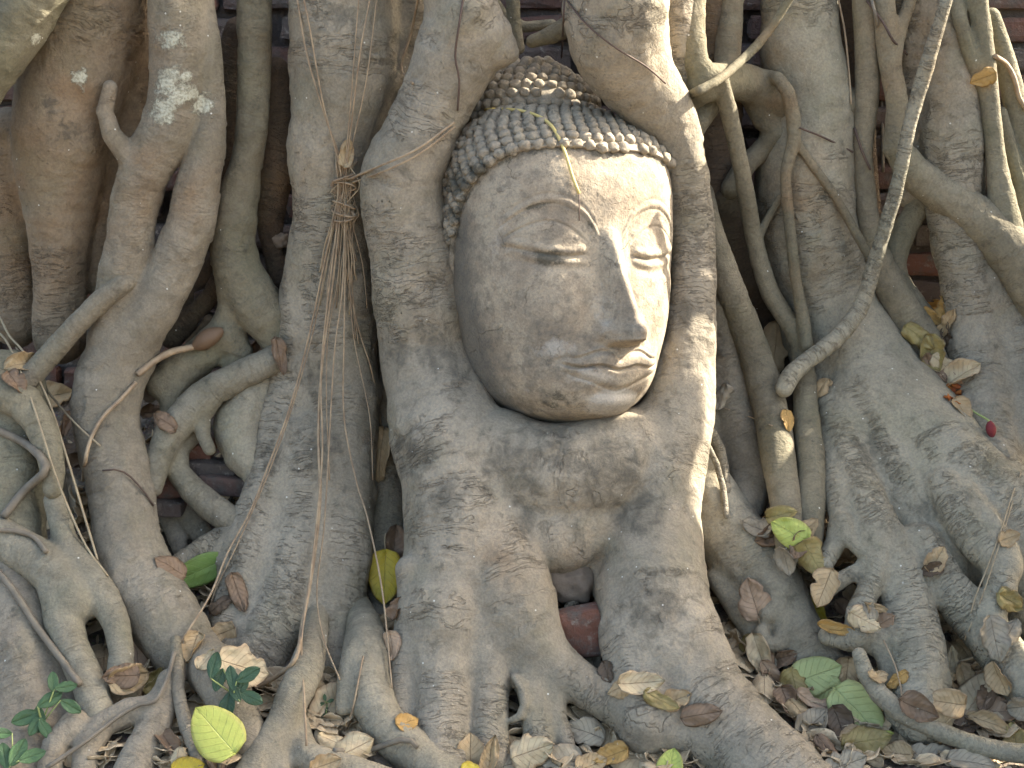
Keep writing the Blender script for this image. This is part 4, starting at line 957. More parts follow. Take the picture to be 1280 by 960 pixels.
# ---- leaves
def leaf_mat(name, main, second, vein, rim, mott=0.5, gloss=0.6):
    k = NT(name); pos = k.node('TexCoord').outputs['Object']; luv = k.node('SeparateXYZ', i_0=k.attr('luv').outputs['Vector']).outputs
    u, av = luv[0], k.math('ABSOLUTE', luv[1])
    mid = k.ramp(av, 0.0, 0.045); lat = k.math('ABSOLUTE', k.math('SUBTRACT', k.math('FRACT', k.math('SUBTRACT', k.math('MULTIPLY', u, 7.5), k.math('MULTIPLY', av, 1.9))), 0.5))
    lat = k.ramp(lat, 0.0, 0.10); vn = k.math('MINIMUM', mid, k.math('ADD', lat, 0.45))
    w = k.node('VectorMath', operation='ADD'); k.l.new(pos, w.inputs[0]); k.l.new(k.node('ObjectInfo').outputs['Location'], w.inputs[1]); p2 = w.outputs[0]
    c = k.mix(k.math('MULTIPLY', k.ramp(k.noise(p2, 45, 5, 0.65), 0.38, 0.66), mott), main, second)
    c = k.mix(k.math('MULTIPLY', k.ramp(k.noise(p2, 160, 4, 0.7), 0.60, 0.72), 0.5), c, rim)
    edge = k.math('ADD', k.ramp(av, 0.70, 1.0), k.math('MULTIPLY', k.math('SUBTRACT', k.noise(p2, 60, 3), 0.5), 1.2), clamp=True)
    c = k.mix(k.math('MULTIPLY', edge, 0.55), c, rim); c = k.mix(k.math('MULTIPLY', k.math('SUBTRACT', 1.0, vn), 0.7), c, vein)
    k.set(k.b.inputs['Base Color'], c); k.b.inputs['Roughness'].default_value = gloss; k.b.inputs['Specular IOR Level'].default_value = 0.35
    h = k.math('ADD', k.math('MULTIPLY', vn, 0.8), k.math('MULTIPLY', k.noise(p2, 130, 4, 0.6), 0.7)); k.l.new(k.bump(h, 0.0016), k.b.inputs['Normal'])
    return k.m
LM = {
    'tan': leaf_mat('tan_leaf', rgb(.40, .29, .155), rgb(.28, .195, .10), rgb(.24, .165, .09), rgb(.20, .13, .07)),
    'pale': leaf_mat('pale_leaf', rgb(.48, .385, .23), rgb(.36, .265, .165), rgb(.30, .21, .12), rgb(.28, .19, .11)),
    'brown': leaf_mat('brown_leaf', rgb(.21, .138, .082), rgb(.14, .09, .055), rgb(.11, .065, .035), rgb(.09, .055, .03)),
    'dark': leaf_mat('dark_leaf', rgb(.11, .075, .045), rgb(.07, .048, .03), rgb(.06, .04, .025), rgb(.05, .035, .02)),
    'pink': leaf_mat('pinkish_leaf', rgb(.37, .26, .165), rgb(.27, .185, .115), rgb(.21, .14, .09), rgb(.20, .13, .085)),
    'grey': leaf_mat('grey_leaf', rgb(.32, .27, .185), rgb(.20, .165, .12), rgb(.18, .14, .10), rgb(.15, .12, .085)),
    'lime': leaf_mat('lime_leaf', rgb(.37, .40, .085), rgb(.29, .34, .07), rgb(.52, .54, .18), rgb(.26, .22, .06), .6, .45),
    'green': leaf_mat('green_leaf', rgb(.155, .245, .06), rgb(.11, .18, .05), rgb(.30, .42, .13), rgb(.13, .16, .04), .6, .45),
    'pgreen': leaf_mat('pale_green_leaf', rgb(.36, .40, .16), rgb(.28, .32, .12), rgb(.36, .40, .19), rgb(.20, .19, .08), .6, .5),
    'yellow': leaf_mat('yellow_leaf', rgb(.50, .36, .025), rgb(.40, .33, .04), rgb(.56, .47, .14), rgb(.22, .12, .03), .6, .5),
    'olive': leaf_mat('olive_leaf', rgb(.27, .215, .075), rgb(.20, .145, .055), rgb(.32, .27, .11), rgb(.14, .09, .04), .7, .5),
    'ochre': leaf_mat('ochre_leaf', rgb(.40, .24, .070), rgb(.28, .17, .055), rgb(.27, .16, .06), rgb(.17, .10, .04)),
}
for nm, c in [('seedling', (.035, .075, .035)), ('sprout', (.06, .115, .045))]:
    LM[nm] = leaf_mat(nm + '_leaf', rgb(*c), rgb(c[0] * .7, c[1] * .7, c[2] * .8), rgb(c[0] * 2, c[1] * 1.5, c[2] * 1.7), rgb(c[0] * .7, c[1] * .8, c[2] * .7), .5, .4)
def leaf_geo(L, wr, curl, seed, shape='heart', ragged=0.0, nu=18, nv=12):
    r = random.Random(seed); u = np.linspace(0, 1, nu + 1); v = np.linspace(-1, 1, nv + 1)
    U, Vv = np.meshgrid(u, v, indexing='ij')
    if shape == 'heart': w = 2.05 * (U ** 0.42) * (1 - U) ** 0.72 * (1 - 0.10 * np.sin(U * 3)) ; w = np.where(U > .88, w * (1 - 0.45 * (U - .88) / .12), w)
    else: w = 1.9 * (U ** 0.75) * (1 - U) ** 0.70
    w = w / w.max() * wr * 0.5 * L
    if ragged > 0:
        e = vnoise(np.stack([U.ravel() * 7 + seed, np.sign(Vv.ravel()) * 3.3, np.zeros(U.size) + .5], 1), seed).reshape(U.shape); w = w * (1 - ragged * np.clip(e, 0, 1))
    x = (U - 0.5) * L; y = w * Vv
    back = 0.07 * L * np.exp(-(U / 0.12) ** 2) * np.abs(Vv) if shape == 'heart' else 0; x = x - back
    kx = curl * r.uniform(-1.3, 1.9) / L; ky = curl * r.choice([-1, 1, 1]) * r.uniform(1.1, 2.6) / (wr * L); twist = curl * r.uniform(-1.2, 1.2) / L
    fold = (0.10 + 0.35 * curl) * r.choice([1, 1, -0.5])
    th = y * ky; yy = np.where(abs(ky) > 1e-6, np.sin(th) / (ky + 1e-9), y); z = (1 - np.cos(th)) / (ky + 1e-9) + fold * np.abs(y) * 0.5
    ph = x * kx; xx = (np.sin(ph) / (kx + 1e-9)) - z * np.sin(ph); zz = (1 - np.cos(ph)) / (kx + 1e-9) + z * np.cos(ph)
    t = x * twist; y2 = yy * np.cos(t) - zz * np.sin(t) * 1.0; z2 = yy * np.sin(t) + zz * np.cos(t)
    q = np.stack([U.ravel() * 3.2 + seed * 1.7, Vv.ravel() * 1.9, np.full(U.size, seed * .37)], 1)
    z2 = z2 + (L * (0.018 + 0.19 * curl) * fbm(q * 1.25, seed, 3) * (0.35 + 0.65 * np.abs(Vv.ravel()))).reshape(U.shape) - 0.012 * L * np.exp(-(Vv / .1) ** 2)
    # pillowing between the lateral veins
    fr = np.abs(((U * 7.5 - np.abs(Vv) * 1.9) % 1) - 0.5); z2 = z2 + 0.012 * L * fr * (np.abs(Vv) > .05)
    V = np.stack([xx.ravel(), y2.ravel(), z2.ravel()], 1); V[:, 2] -= np.median(V[:, 2])
    n, m = U.shape; I = np.arange(n * m).reshape(n, m); F = np.stack([I[:-1, :-1], I[1:, :-1], I[1:, 1:], I[:-1, 1:]], -1).reshape(-1, 4)
    N = vnormals(V, F); T = 0.0006; B = V - N * T; k = n * m
    rim = np.concatenate([I[:, 0], I[-1, 1:], I[::-1, -1][1:], I[0, ::-1][1:]]); R2 = np.stack([rim[:-1], rim[:-1] + k, rim[1:] + k, rim[1:]], 1)
    F = np.vstack([F, F[:, ::-1] + k, R2]); luv = np.stack([U.ravel(), Vv.ravel(), np.zeros(k)], 1)
    return np.vstack([V, B]), F, np.vstack([luv, luv]), V[I[0, nv // 2]]
LS = [0]
def leaf(px, py, L, ang, kind, curl, label, wr=0.78, tilt=0.5, lift=4, stem=0.0, shape='heart', ragged=0.25, name='fallen_leaf', group='fallen fig leaves', at=None, roll=0):
    LS[0] += 1; seed = LS[0]; tilt = tilt * 0.85 if at is None else tilt
    if kind not in ('lime', 'green', 'pgreen', 'yellow', 'seedling', 'sprout'): curl = min(1.1, curl + .15); ragged = max(ragged, .45)
    loc, nrm, back = hit(px, py) if at is None else at
    if at is None and LAST[0] == 'ground': lift += 26        # rests on top of the litter
    s = px_m(loc); n = (nrm * (1 - tilt) + back * tilt).normalized(); a = R(ang)
    d = Vector((1, 0, 0)) * math.cos(a) + UP * math.sin(a); d = (d - n * d.dot(n)).normalized(); b = n.cross(d)
    if roll: n, b = n * math.cos(R(roll)) + b * math.sin(R(roll)), b * math.cos(R(roll)) - n * math.sin(R(roll))
    V, F, luv, bp = leaf_geo(L * s, wr, curl, seed * 7 + 3, shape, ragged if kind not in ('lime', 'green', 'pgreen', 'yellow') else 0.04)
    o = bpy.data.objects.new(name, mesh_np(name, V, F, LM[kind], attrs=dict(luv=luv)))
    m = Matrix((d, b, n)).transposed().to_4x4(); m.translation = loc + back * (lift * 0.65 * s + 0.002 + 0.075 * curl * L * s); o.matrix_world = m; COL.objects.link(o)
    if label: tag(o, label, 'leaf', group)
    if stem:
        k = [bp + np.array([-t * stem * L * s, 0.08 * stem * L * s * math.sin(t * 2.5) * (1 if seed % 2 else -1), 0.05 * L * s * t * t]) for t in np.linspace(0, 1, 7)]
        A = np.array([(*q, 0.9 * s) for q in k]); V2, F2, _ = tube_mesh([A], 5)
        st = bpy.data.objects.new('stem', mesh_np('stem', V2, F2, M['pstraw'])); COL.objects.link(st); st.parent = o
    return o
#     px,  py,  L, tip angle, kind, curl, label, extras
LEAVES = [
    (320, 440, 36, 60, 'brown', .9, 'crisp brown leaf wedged above the arching root'), (350, 446, 46, -80, 'brown', 1., 'narrow crumpled brown leaf hanging at the edge of the flat trunk', dict(wr=.5)),
    (66, 494, 52, 20, 'tan', .7, 'crinkled tan leaf between the left edge roots and the tan root', dict(tilt=.8)), (205, 526, 38, 150, 'brown', 1., 'curled brown leaf in the gap right of the tan root'),
    (190, 514, 30, 20, 'dark', .9, 'dark scrap of leaf above the curled brown one beside the tan root'), (84, 530, 36, 250, 'brown', 1., 'rolled brown leaf below the crinkled tan leaf at left', dict(wr=.5)),
    (86, 560, 40, 10, 'dark', .9, 'dark curled leaf, upper of two in the crack left of the tan root'), (88, 582, 38, 190, 'dark', 1., 'dark curled leaf, lower of two in the crack left of the tan root'),
    (24, 455, 40, 200, 'tan', .9, 'tan curled leaf at the left edge under the straight olive root'), (20, 478, 36, 300, 'brown', .8, 'brown leaf at the left edge below the tan curled one'),
    (84, 612, 50, 100, 'grey', 1., 'torn grey white leaf draped on the top of the forked root', dict(tilt=.7)),
    (212, 708, 44, 160, 'brown', .3, 'brown leaf lying flat behind the bright green leaf'), (243, 717, 78, 200, 'green', .12, 'bright green leaf lying in the hollow of the flat trunk', dict(wr=.52, tilt=.75, stem=.5, lift=10, ragged=0)),
    (298, 742, 50, 290, 'brown', .8, 'curled brown leaf right of the bright green leaf', dict(wr=.6)), (276, 755, 34, 40, 'dark', .8, 'dark leaf scrap under the bright green leaf'),
    (272, 793, 46, 200, 'tan', .7, 'tan cupped leaf above the big pale leaf by the seedling', dict(tilt=.7)), (240, 809, 40, 270, 'tan', .9, 'shrivelled tan leaf beside the thin upright root'),
    (305, 834, 66, -10, 'pale', .35, 'large pale tan leaf behind the dark green seedling', dict(tilt=.8, wr=.9, lift=8)), (258, 824, 30, 60, 'pale', 1., 'small twisted pale leaf left of the large pale one'), (232, 836, 28, 100, 'pink', 1., 'small curled pinkish leaf touching the thin upright root'),
    (172, 824, 56, 95, 'pink', .35, 'pinkish tan leaf pointing up behind the lobed tan leaves', dict(tilt=.75)), (150, 845, 44, 180, 'brown', .6, 'brown leaf left of the lobed tan leaves'), (164, 846, 52, 10, 'tan', .5, 'tan leaf with a dark fold under the pinkish pointed leaf', dict(tilt=.75)),
    (152, 868, 62, 250, 'tan', .5, 'lobed tan leaf pointing down at the end of the forked root', dict(tilt=.8, lift=9)), (194, 852, 46, 70, 'olive', 1., 'shrivelled yellow green leaf beside the arching vine', dict(tilt=.7)),
    (268, 912, 70, 130, 'lime', .15, 'big lime yellow leaf beside the thin upright root', dict(tilt=.95, wr=.88, lift=95)), (272, 942, 50, 270, 'brown', .6, 'brown leaf tucked under the big lime yellow leaf'), (236, 960, 40, 20, 'yellow', .3, 'bright yellow leaf cut by the bottom edge left of the lime leaf'),
    (212, 930, 48, 300, 'brown', .7, 'brown folded leaf left of the thin upright root', dict(wr=.55)), (222, 948, 30, 270, 'pale', .8, 'small pale leaf under the brown folded leaf'),
    (398, 872, 56, 110, 'tan', .4, 'tan leaf tucked behind the double leaf at the flat trunk foot', dict(tilt=.75)), (416, 876, 54, 60, 'pale', .35, 'round pale tan leaf in front at the flat trunk foot', dict(tilt=.8, wr=.95, lift=9)),
    (440, 938, 60, 30, 'pale', .6, 'large ragged pale leaf on the curving root at the bottom', dict(tilt=.8, wr=.9, lift=8)), (412, 925, 34, 160, 'pale', .8, 'small pale leaf left of the large ragged pale leaf'), (408, 955, 40, 20, 'tan', .5, 'tan leaf at the bottom edge below the grey stone'),
    (476, 570, 72, 265, 'tan', .8, 'folded tan leaf stuck upright in the crack beside the head trunk', dict(wr=.42, tilt=.7, lift=14)),
    (494, 676, 44, 80, 'brown', .9, 'curled brown leaf behind the hanging yellow leaf'), (481, 723, 66, 268, 'yellow', .15, 'bright yellow leaf hanging by its stalk in the crack', dict(wr=.66, tilt=.85, stem=.35, lift=16)),
    (482, 778, 40, 200, 'tan', .6, 'tan leaf below the hanging yellow leaf', dict(lift=12)), (490, 808, 36, 290, 'pink', .6, 'pinkish leaf, lowest in the crack left of the head trunk', dict(lift=12)), (496, 760, 30, 70, 'brown', .9, 'small brown leaf below the hanging yellow leaf'), (510, 902, 34, 30, 'ochre', .4, 'ochre leaf peeping out behind the left toe of the head trunk'),
    (588, 944, 56, 90, 'tan', .35, 'tan pointed leaf with its stalk up before the middle toes', dict(tilt=.8, lift=8)), (613, 944, 54, 85, 'tan', .8, 'tall narrow tan leaf between two toes at the bottom', dict(wr=.5, tilt=.8, lift=8)),
    (642, 932, 44, 150, 'tan', .7, 'tan leaf behind the pale leaf before the third toe'), (667, 938, 54, 20, 'pale', .45, 'pale broad leaf before the third toe of the head trunk', dict(tilt=.8, wr=.9, lift=9)), (640, 955, 40, 10, 'grey', .5, 'grey leaf at the bottom edge between the toes'),
    (730, 914, 50, 160, 'grey', .4, 'grey brown leaf lying under the head trunk side root'), (762, 944, 44, 200, 'ochre', .7, 'ochre curled leaf before the folded rootlet', dict(lift=8)), (700, 950, 52, 180, 'grey', .5, 'dusty grey leaf at the bottom under the folded rootlet'), (740, 955, 44, 30, 'tan', .6, 'tan leaf at the bottom edge beside the ochre curled leaf'),
    (838, 956, 44, 80, 'lime', .2, 'lime leaf with a thin stalk at the bottom edge', dict(tilt=.8, lift=8)), (590, 962, 26, 0, 'yellow', .4, 'small yellow leaf scrap under the tan pointed leaf'),
    (741, 824, 42, 100, 'grey', 1., 'crumpled grey leaf at the mouth of the cavity', dict(tilt=.8, lift=10)), (803, 853, 58, 5, 'pale', .5, 'pale leaf lying in the crook of the right leg', dict(wr=.55, tilt=.7, lift=9)), (778, 858, 44, 200, 'tan', .5, 'tan leaf left of the pale leaf in the crook'),
    (828, 876, 48, -30, 'olive', .5, 'olive yellow leaf below the pale leaf in the crook', dict(wr=.5, lift=8)), (846, 874, 40, 20, 'tan', .6, 'tan leaf right of the olive one in the crook'), (878, 893, 52, 10, 'brown', .5, 'brown leaf on the side root against the right leg', dict(wr=.6, lift=8)), (758, 840, 30, 300, 'dark', .8, 'dark scrap of leaf below the crumpled grey leaf'),
    (968, 442, 74, 262, 'tan', .7, 'large torn tan leaf caught between the leaning roots', dict(tilt=.8, wr=.55, lift=10, ragged=.5)), (902, 497, 34, 250, 'grey', .7, 'pale grey leaf scrap high beside the head trunk edge'), (985, 526, 28, 265, 'ochre', .5, 'small ochre leaf on the shaded root between two straight roots', dict(lift=10)), (1026, 486, 32, 240, 'tan', .6, 'tan leaf lodged where the massive trunk meets the straight root'),
    (978, 643, 40, 10, 'olive', .35, 'yellow green leaf highest in the right litter pocket', dict(lift=8, tilt=.6, wr=.6)), (986, 664, 50, 150, 'lime', .7, 'curled lime leaf under the highest leaf of the pocket', dict(lift=9, tilt=.7)), (1016, 698, 48, 300, 'olive', .35, 'yellow brown leaf with a brown rim beside the knotted root', dict(tilt=.85, wr=.9, lift=10)),
    (945, 658, 40, 160, 'grey', .7, 'grey brown leaf at the top left of the litter pocket'), (962, 672, 40, 200, 'brown', .8, 'brown leaf under the curled lime leaf'), (998, 682, 40, 250, 'brown', .7, 'brown leaf between the curled lime and yellow brown leaves'), (982, 702, 40, 280, 'grey', .7, 'grey tan leaf left of the yellow brown leaf'), (1010, 660, 34, 40, 'tan', .8, 'tan scrap right of the curled lime leaf'),
    (1030, 736, 50, 250, 'tan', .45, 'tan veined leaf below the yellow brown leaf', dict(tilt=.75, lift=9)), (1023, 768, 54, 290, 'yellow', .8, 'narrow curled yellow leaf above the small seed husk', dict(wr=.35, tilt=.8, lift=9)), (1046, 786, 46, -10, 'ochre', .8, 'ochre twisted leaf touching the narrow yellow leaf', dict(wr=.4, tilt=.7, lift=9)),
    (1076, 768, 40, 150, 'grey', .5, 'grey tan leaf in the hollow below the knotted root'), (1082, 776, 42, 330, 'pale', .7, 'pale curled leaf right of the ochre twisted leaf', dict(lift=8)), (1094, 762, 48, -8, 'tan', .7, 'tan folded leaf, highest in the hollow below the knot', dict(wr=.4)), (1104, 778, 38, 20, 'pink', .5, 'pinkish leaf at the right of the hollow below the knot'), (1055, 762, 36, 120, 'brown', .8, 'brown leaf behind the tan veined leaf'),
    (941, 747, 52, 110, 'pink', .45, 'pinkish brown veined leaf resting on the knots of the slanting root', dict(tilt=.85, wr=.85, lift=16, stem=.3)),
    (950, 820, 52, 290, 'pale', .7, 'whitish crinkled leaf along the edge of the right leg', dict(wr=.6, tilt=.75, lift=8)), (934, 803, 26, 60, 'olive', .5, 'small yellow leaf tip above the whitish crinkled leaf'), (968, 850, 56, 305, 'pink', .5, 'narrow pinkish leaf pointing down along the right leg', dict(wr=.4, tilt=.75, lift=9)), (960, 828, 30, 80, 'brown', .9, 'brown curl in the dark gap beside the slanting root'), (980, 822, 36, 20, 'brown', 1., 'brown coiled leaf under the slanting root'),
    (994, 858, 44, 280, 'olive', .5, 'olive yellow leaf left of the green leaves', dict(tilt=.8, wr=.8, lift=12)), (1022, 843, 64, 20, 'pgreen', .15, 'fresh green leaf, upper of the green pair', dict(tilt=.8, lift=10)), (1030, 864, 44, 200, 'pgreen', .2, 'smaller green leaf under the upper green one', dict(tilt=.8, lift=9)), (1058, 846, 48, 260, 'tan', .6, 'tan crumpled leaf right of the upper green leaf', dict(tilt=.8, lift=12)),
    (1075, 892, 80, 310, 'pgreen', .12, 'largest yellow green leaf in the litter beside the snaking root', dict(tilt=.85, wr=.72, lift=14)), (1016, 904, 52, 40, 'grey', .5, 'pale grey green leaf left of the largest green leaf', dict(tilt=.75, lift=8)), (1020, 878, 50, 330, 'pink', .8, 'pink tan leaf curling above the pale grey green leaf', dict(wr=.5, lift=10)), (1052, 908, 50, 280, 'dark', .7, 'dark shaded leaf under the largest green leaf'),
    (1085, 926, 60, 10, 'olive', .8, 'crumpled yellow grey leaf under the tip of the largest green leaf', dict(tilt=.8, lift=12)), (1066, 920, 40, 200, 'tan', .7, 'tan leaf left of the crumpled yellow grey leaf'), (1036, 938, 46, 300, 'brown', .5, 'brown pointed leaf beside the foot of the right leg', dict(wr=.5)), (1060, 954, 50, 20, 'grey', .4, 'pale grey leaf at the bottom right of the right leg foot', dict(tilt=.8)), (1000, 890, 40, 300, 'tan', .8, 'tan leaf between the right leg and the pink tan leaf'), (1102, 918, 30, 0, 'lime', .6, 'small green leaf tip right of the crumpled yellow grey leaf', dict(wr=.4)), (984, 878, 40, 280, 'brown', .8, 'brown leaf pressed against the right leg foot'),
    (1120, 850, 32, 200, 'ochre', .7, 'round ochre brown leaf beside the broad toe'), (1098, 846, 30, 20, 'tan', .6, 'tan leaf scrap left of the round ochre leaf'), (1150, 886, 52, -20, 'brown', .8, 'brown curled leaf behind the snaking root'), (1188, 828, 44, 80, 'pale', .6, 'pale pink leaf standing beside the broad toe', dict(tilt=.8, wr=.55, lift=10)), (1210, 818, 46, 300, 'tan', .7, 'tan leaf right of the pale pink leaf', dict(tilt=.7)), (1206, 846, 34, 280, 'tan', .8, 'small folded tan leaf below the pale pink leaf'),
    (1182, 878, 48, 170, 'tan', .5, 'tan leaf left of the big hollow leaf', dict(tilt=.75, lift=8)), (1224, 868, 66, 60, 'pale', .7, 'big pale leaf with a dark hollow near the right edge', dict(tilt=.8, wr=.9, lift=10)), (1232, 874, 34, 250, 'brown', .9, 'dark brown leaf inside the big hollow leaf', dict(lift=22)), (1238, 904, 56, 330, 'tan', .7, 'long tan leaf under the big hollow leaf', dict(wr=.45, lift=8)), (1258, 888, 46, 0, 'pink', .5, 'reddish brown leaf right of the big hollow leaf', dict(lift=8)), (1268, 921, 40, 100, 'olive', .5, 'yellow green pointed leaf above the end of the snaking root', dict(tilt=.8, lift=9)), (1276, 884, 44, 200, 'grey', .5, 'grey leaf cut by the right edge'), (1250, 850, 44, 300, 'tan', .8, 'tan leaf under the long buttress toe'), (1196, 896, 30, 100, 'grey', .6, 'grey leaf scrap behind the snaking root'), (1210, 906, 34, 20, 'dark', .6, 'dark leaf behind the snaking root'),
    (1172, 698, 36, 60, 'tan', .4, 'tan leaf in the hollow between the big toes'), (1164, 712, 28, 200, 'dark', .8, 'dark scrap below the tan leaf in the hollow'),
    (1164, 382, 30, 160, 'ochre', .8, 'ochre curled leaf, topmost of the pile behind the buttress', dict(lift=10)), (1178, 384, 30, 60, 'ochre', .9, 'ochre leaf, second in the pile behind the buttress', dict(lift=10)), (1168, 398, 42, 330, 'ochre', .6, 'long ochre leaf below the topmost of the pile', dict(wr=.4, lift=12)), (1184, 404, 44, 40, 'tan', .8, 'tan curled leaf in the pile behind the buttress', dict(wr=.4, lift=10)), (1150, 422, 44, 320, 'olive', .9, 'olive crumpled leaf on the buttress edge', dict(lift=10)), (1166, 442, 50, 300, 'olive', .9, 'pale olive crumpled leaf next down the buttress edge', dict(lift=12)), (1184, 460, 44, 320, 'pale', .8, 'pale crumpled leaf against the spindle shaped trunk', dict(lift=12)), (1204, 466, 48, 20, 'pale', .9, 'pale ragged leaf on the foot of the spindle shaped trunk', dict(lift=12)), (1170, 462, 44, 310, 'brown', .8, 'brown folded leaf below the pale olive crumpled leaf', dict(wr=.5, lift=8)), (1182, 420, 34, 280, 'dark', .8, 'dark leaf in the shadow of the pile'), (1190, 480, 40, 330, 'pink', .7, 'pinkish leaf at the foot of the pile', dict(lift=8)), (1204, 512, 34, 290, 'tan', .7, 'tan leaf below the orange petals'),
    (1228, 98, 32, 200, 'ochre', .5, 'ochre leaf caught on the straight root by the brick wall', dict(tilt=.8, lift=12)), (1264, 752, 40, 330, 'olive', .6, 'olive yellow leaf at the right edge under the knotted toe'), (1244, 800, 56, 280, 'grey', .8, 'grey crumpled leaf beside the knotted toe'), (1262, 790, 44, 60, 'grey', .7, 'grey brown leaf at the right edge'), (1262, 672, 30, 20, 'tan', .5, 'tan scrap on the long buttress'),
    (1166, 944, 60, 10, 'grey', .4, 'dusty grey leaf flat on the soil at the bottom right', dict(tilt=.6, wr=.6)), (1216, 952, 56, 340, 'grey', .35, 'second dusty grey leaf flat on the soil, nearer the corner', dict(tilt=.6, wr=.6)), (1120, 940, 40, 160, 'tan', .5, 'dusty tan leaf on bare soil before the snaking root'),
    (433, 190, 36, 80, 'tan', .7, 'dry tan leaf caught at the top of the tied rootlet bundle', dict(lift=14, tilt=.8, ragged=.6, wr=.6)),
]
for q in LEAVES:
    leaf(*q[:7], **(q[7] if len(q) > 7 else {}))

# ---- curled seed pod
def lathe_blob(name, loc, d, prof, mat, n=20, squash=1.0):
    d = d.normalized(); a = d.cross(Vector((.2, .9, .3))).normalized(); b = d.cross(a); V = []; F = []
    for i, (t, r) in enumerate(prof):
        for j in range(n):
            th = j / n * 2 * math.pi; p = loc + d * t + a * (r * math.cos(th)) + b * (r * math.sin(th) * squash); V.append(p[:])
    for i in range(len(prof) - 1):
        for j in range(n): F.append((i * n + j, i * n + (j + 1) % n, (i + 1) * n + (j + 1) % n, (i + 1) * n + j))
    return np.array(V), np.array(F)
loc, nrm, back = hit(258, 424); s = px_m(loc); d = Vector((1, 0, 0)) * .85 + UP * .5
pr = [(t * 46 * s, 12 * s * math.sin(max(.03, t) * math.pi * .97) ** .7 + .2 * s) for t in np.linspace(0, 1, 14)]
V, F = lathe_blob('pod', loc - d.normalized() * 22 * s + back * 8 * s, d, pr, None)
V += 0.0012 * np.stack([vnoise(V * 90, 3), vnoise(V * 90 + 7, 4), vnoise(V * 90 + 15, 5)], 1)
o = bpy.data.objects.new('seed_pod', mesh_np('seed_pod', V, F, LM['brown'])); link(o); tag(o, 'glossy brown seed pod lying on the root fork at the end of its stalk', 'seed pod')

# ---- red bud on its stalk and orange petals
loc, nrm, back = hit(1237, 536); s = px_m(loc); dn = (-UP * .9 + Vector((1, 0, 0)) * .15)
M['bud'] = fibre_mat('red_bud', rgb(.20, .022, .022), rgb(.12, .015, .02)); M['bstalk'] = fibre_mat('green_stalk', rgb(.30, .36, .12), rgb(.24, .28, .10)); M['orange'] = fibre_mat('orange_petal', rgb(.46, .17, .025), rgb(.30, .07, .02))
pr = [(t * 22 * s, s * (6.2 * math.sin(math.pi * min(1, t * .93 + .05)) ** .75 + .15)) for t in np.linspace(0, 1, 12)]
top = loc + back * 8 * s + UP * 10 * s
e = empty('flower_bud', tuple(top), 'dark red flower bud on a thin green stalk in the buttress groove', 'flower bud')
V, F = lathe_blob('bud', top, dn, pr, None); link(bpy.data.objects.new('bud', mesh_np('bud', V, F, M['bud'])), e)
A = np.array(drape([(1207, 507, .012), (1218, 515, .012)], 1.4) + [(top.x - 2 * s, top.y, top.z + 1 * s, 1.5 * s), (top.x, top.y, top.z - 2 * s, 1.8 * s)])
V, F, _ = tube_mesh([spline(A, .004)], 6); link(bpy.data.objects.new('stalk', mesh_np('stalk', V, F, M['bstalk'])), e)
loc, nrm, back = hit(1194, 492); e = empty('orange_flower', tuple(loc), 'withered orange flower crumbled in the buttress groove', 'flower')
for i in range(16):
    q = (1190 + rnd.uniform(-8, 16), 488 + rnd.uniform(-10, 16)); L1, n1, b1 = hit(*q); s1 = px_m(L1)
    V, F, luv, bp = leaf_geo(rnd.uniform(9, 15) * s1, .6, 1., i + 500, 'oval', .2, 6, 4)
    m = Matrix.Translation(L1 + b1 * rnd.uniform(4, 9) * s1) @ Matrix.Rotation(rnd.uniform(0, 6), 4, Vector((rnd.uniform(-1, 1), rnd.uniform(-1, 1), rnd.uniform(-1, 1))).normalized())
    V = V @ np.array(m.to_3x3()).T + np.array(m.translation); link(bpy.data.objects.new('petal', mesh_np('petal', V, F, M['orange'])), e)

# ---- stones and loose bricks
def stone(px, py, w, h, y, label, mat='rock', seed=0):
    p = P(px, py, y); s = pxm(px, py, y); b = bmesh.new(); bmesh.ops.create_icosphere(b, subdivisions=4, radius=1.0)
    V = np.array([v.co[:] for v in b.verts]); F = np.array([[v.index for v in f.verts] for f in b.faces]); b.free()
    V = V * (1 + 0.34 * fbm(V * 1.5 + seed, seed, 2) + .09 * fbm(V * 5 + seed, seed + 3, 2))[:, None]; V = np.sign(V) * np.abs(V) ** 0.88
    V = V * np.array([w / 2, min(w, h) / 2, h / 2]) * s + np.array(p)
    o = bpy.data.objects.new('stone', mesh_np('stone', V, F, M[mat])); link(o); return tag(o, label, 'stone')
M['rock'] = fibre_mat('grey_rock', rgb(.215, .165, .115), rgb(.14, .108, .078))
stone(385, 918, 40, 32, y0(918) - .05, 'smooth grey stone below the double tan leaf', seed=2)
stone(708, 728, 66, 50, y0(728) - .03, 'rough grey brown stone inside the cavity under the bowl of the trunk', seed=5)
stone(186, 488, 26, 26, y0(488) + .06, 'dark round stone in the gap beside the tan root', seed=9)
stone(208, 528, 22, 18, y0(528) + .05, 'small pale stone below the dark round stone', seed=11)
stone(350, 300, 24, 20, y0(300) + .09, 'grey white stone high in the recess right of the smooth olive root', seed=12)
M['loose'] = brick_mat(); 
def lbrick(px, py, w, h, y, rot, tone, label, dep=.06, seed=0):
    p = P(px, py, y); s = pxm(px, py, y); V, F = rough_box((0, 0, 0), (w * s, dep, h * s), R(rot), seed, 8, .003); V = V + np.array(p)
    o = bpy.data.objects.new('brick', mesh_np('brick', V, F, M['loose'], attrs=dict(tone=np.full(len(V), tone)), smooth=False)); link(o); return tag(o, label, 'brick', 'loose bricks among the roots')
lbrick(246, 562, 44, 22, y0(562) + .075, 4, .05, 'small red brick end, topmost under the arching root')
lbrick(266, 583, 66, 20, y0(583) + .07, -2, .95, 'grey brick below the small red brick end', seed=4)
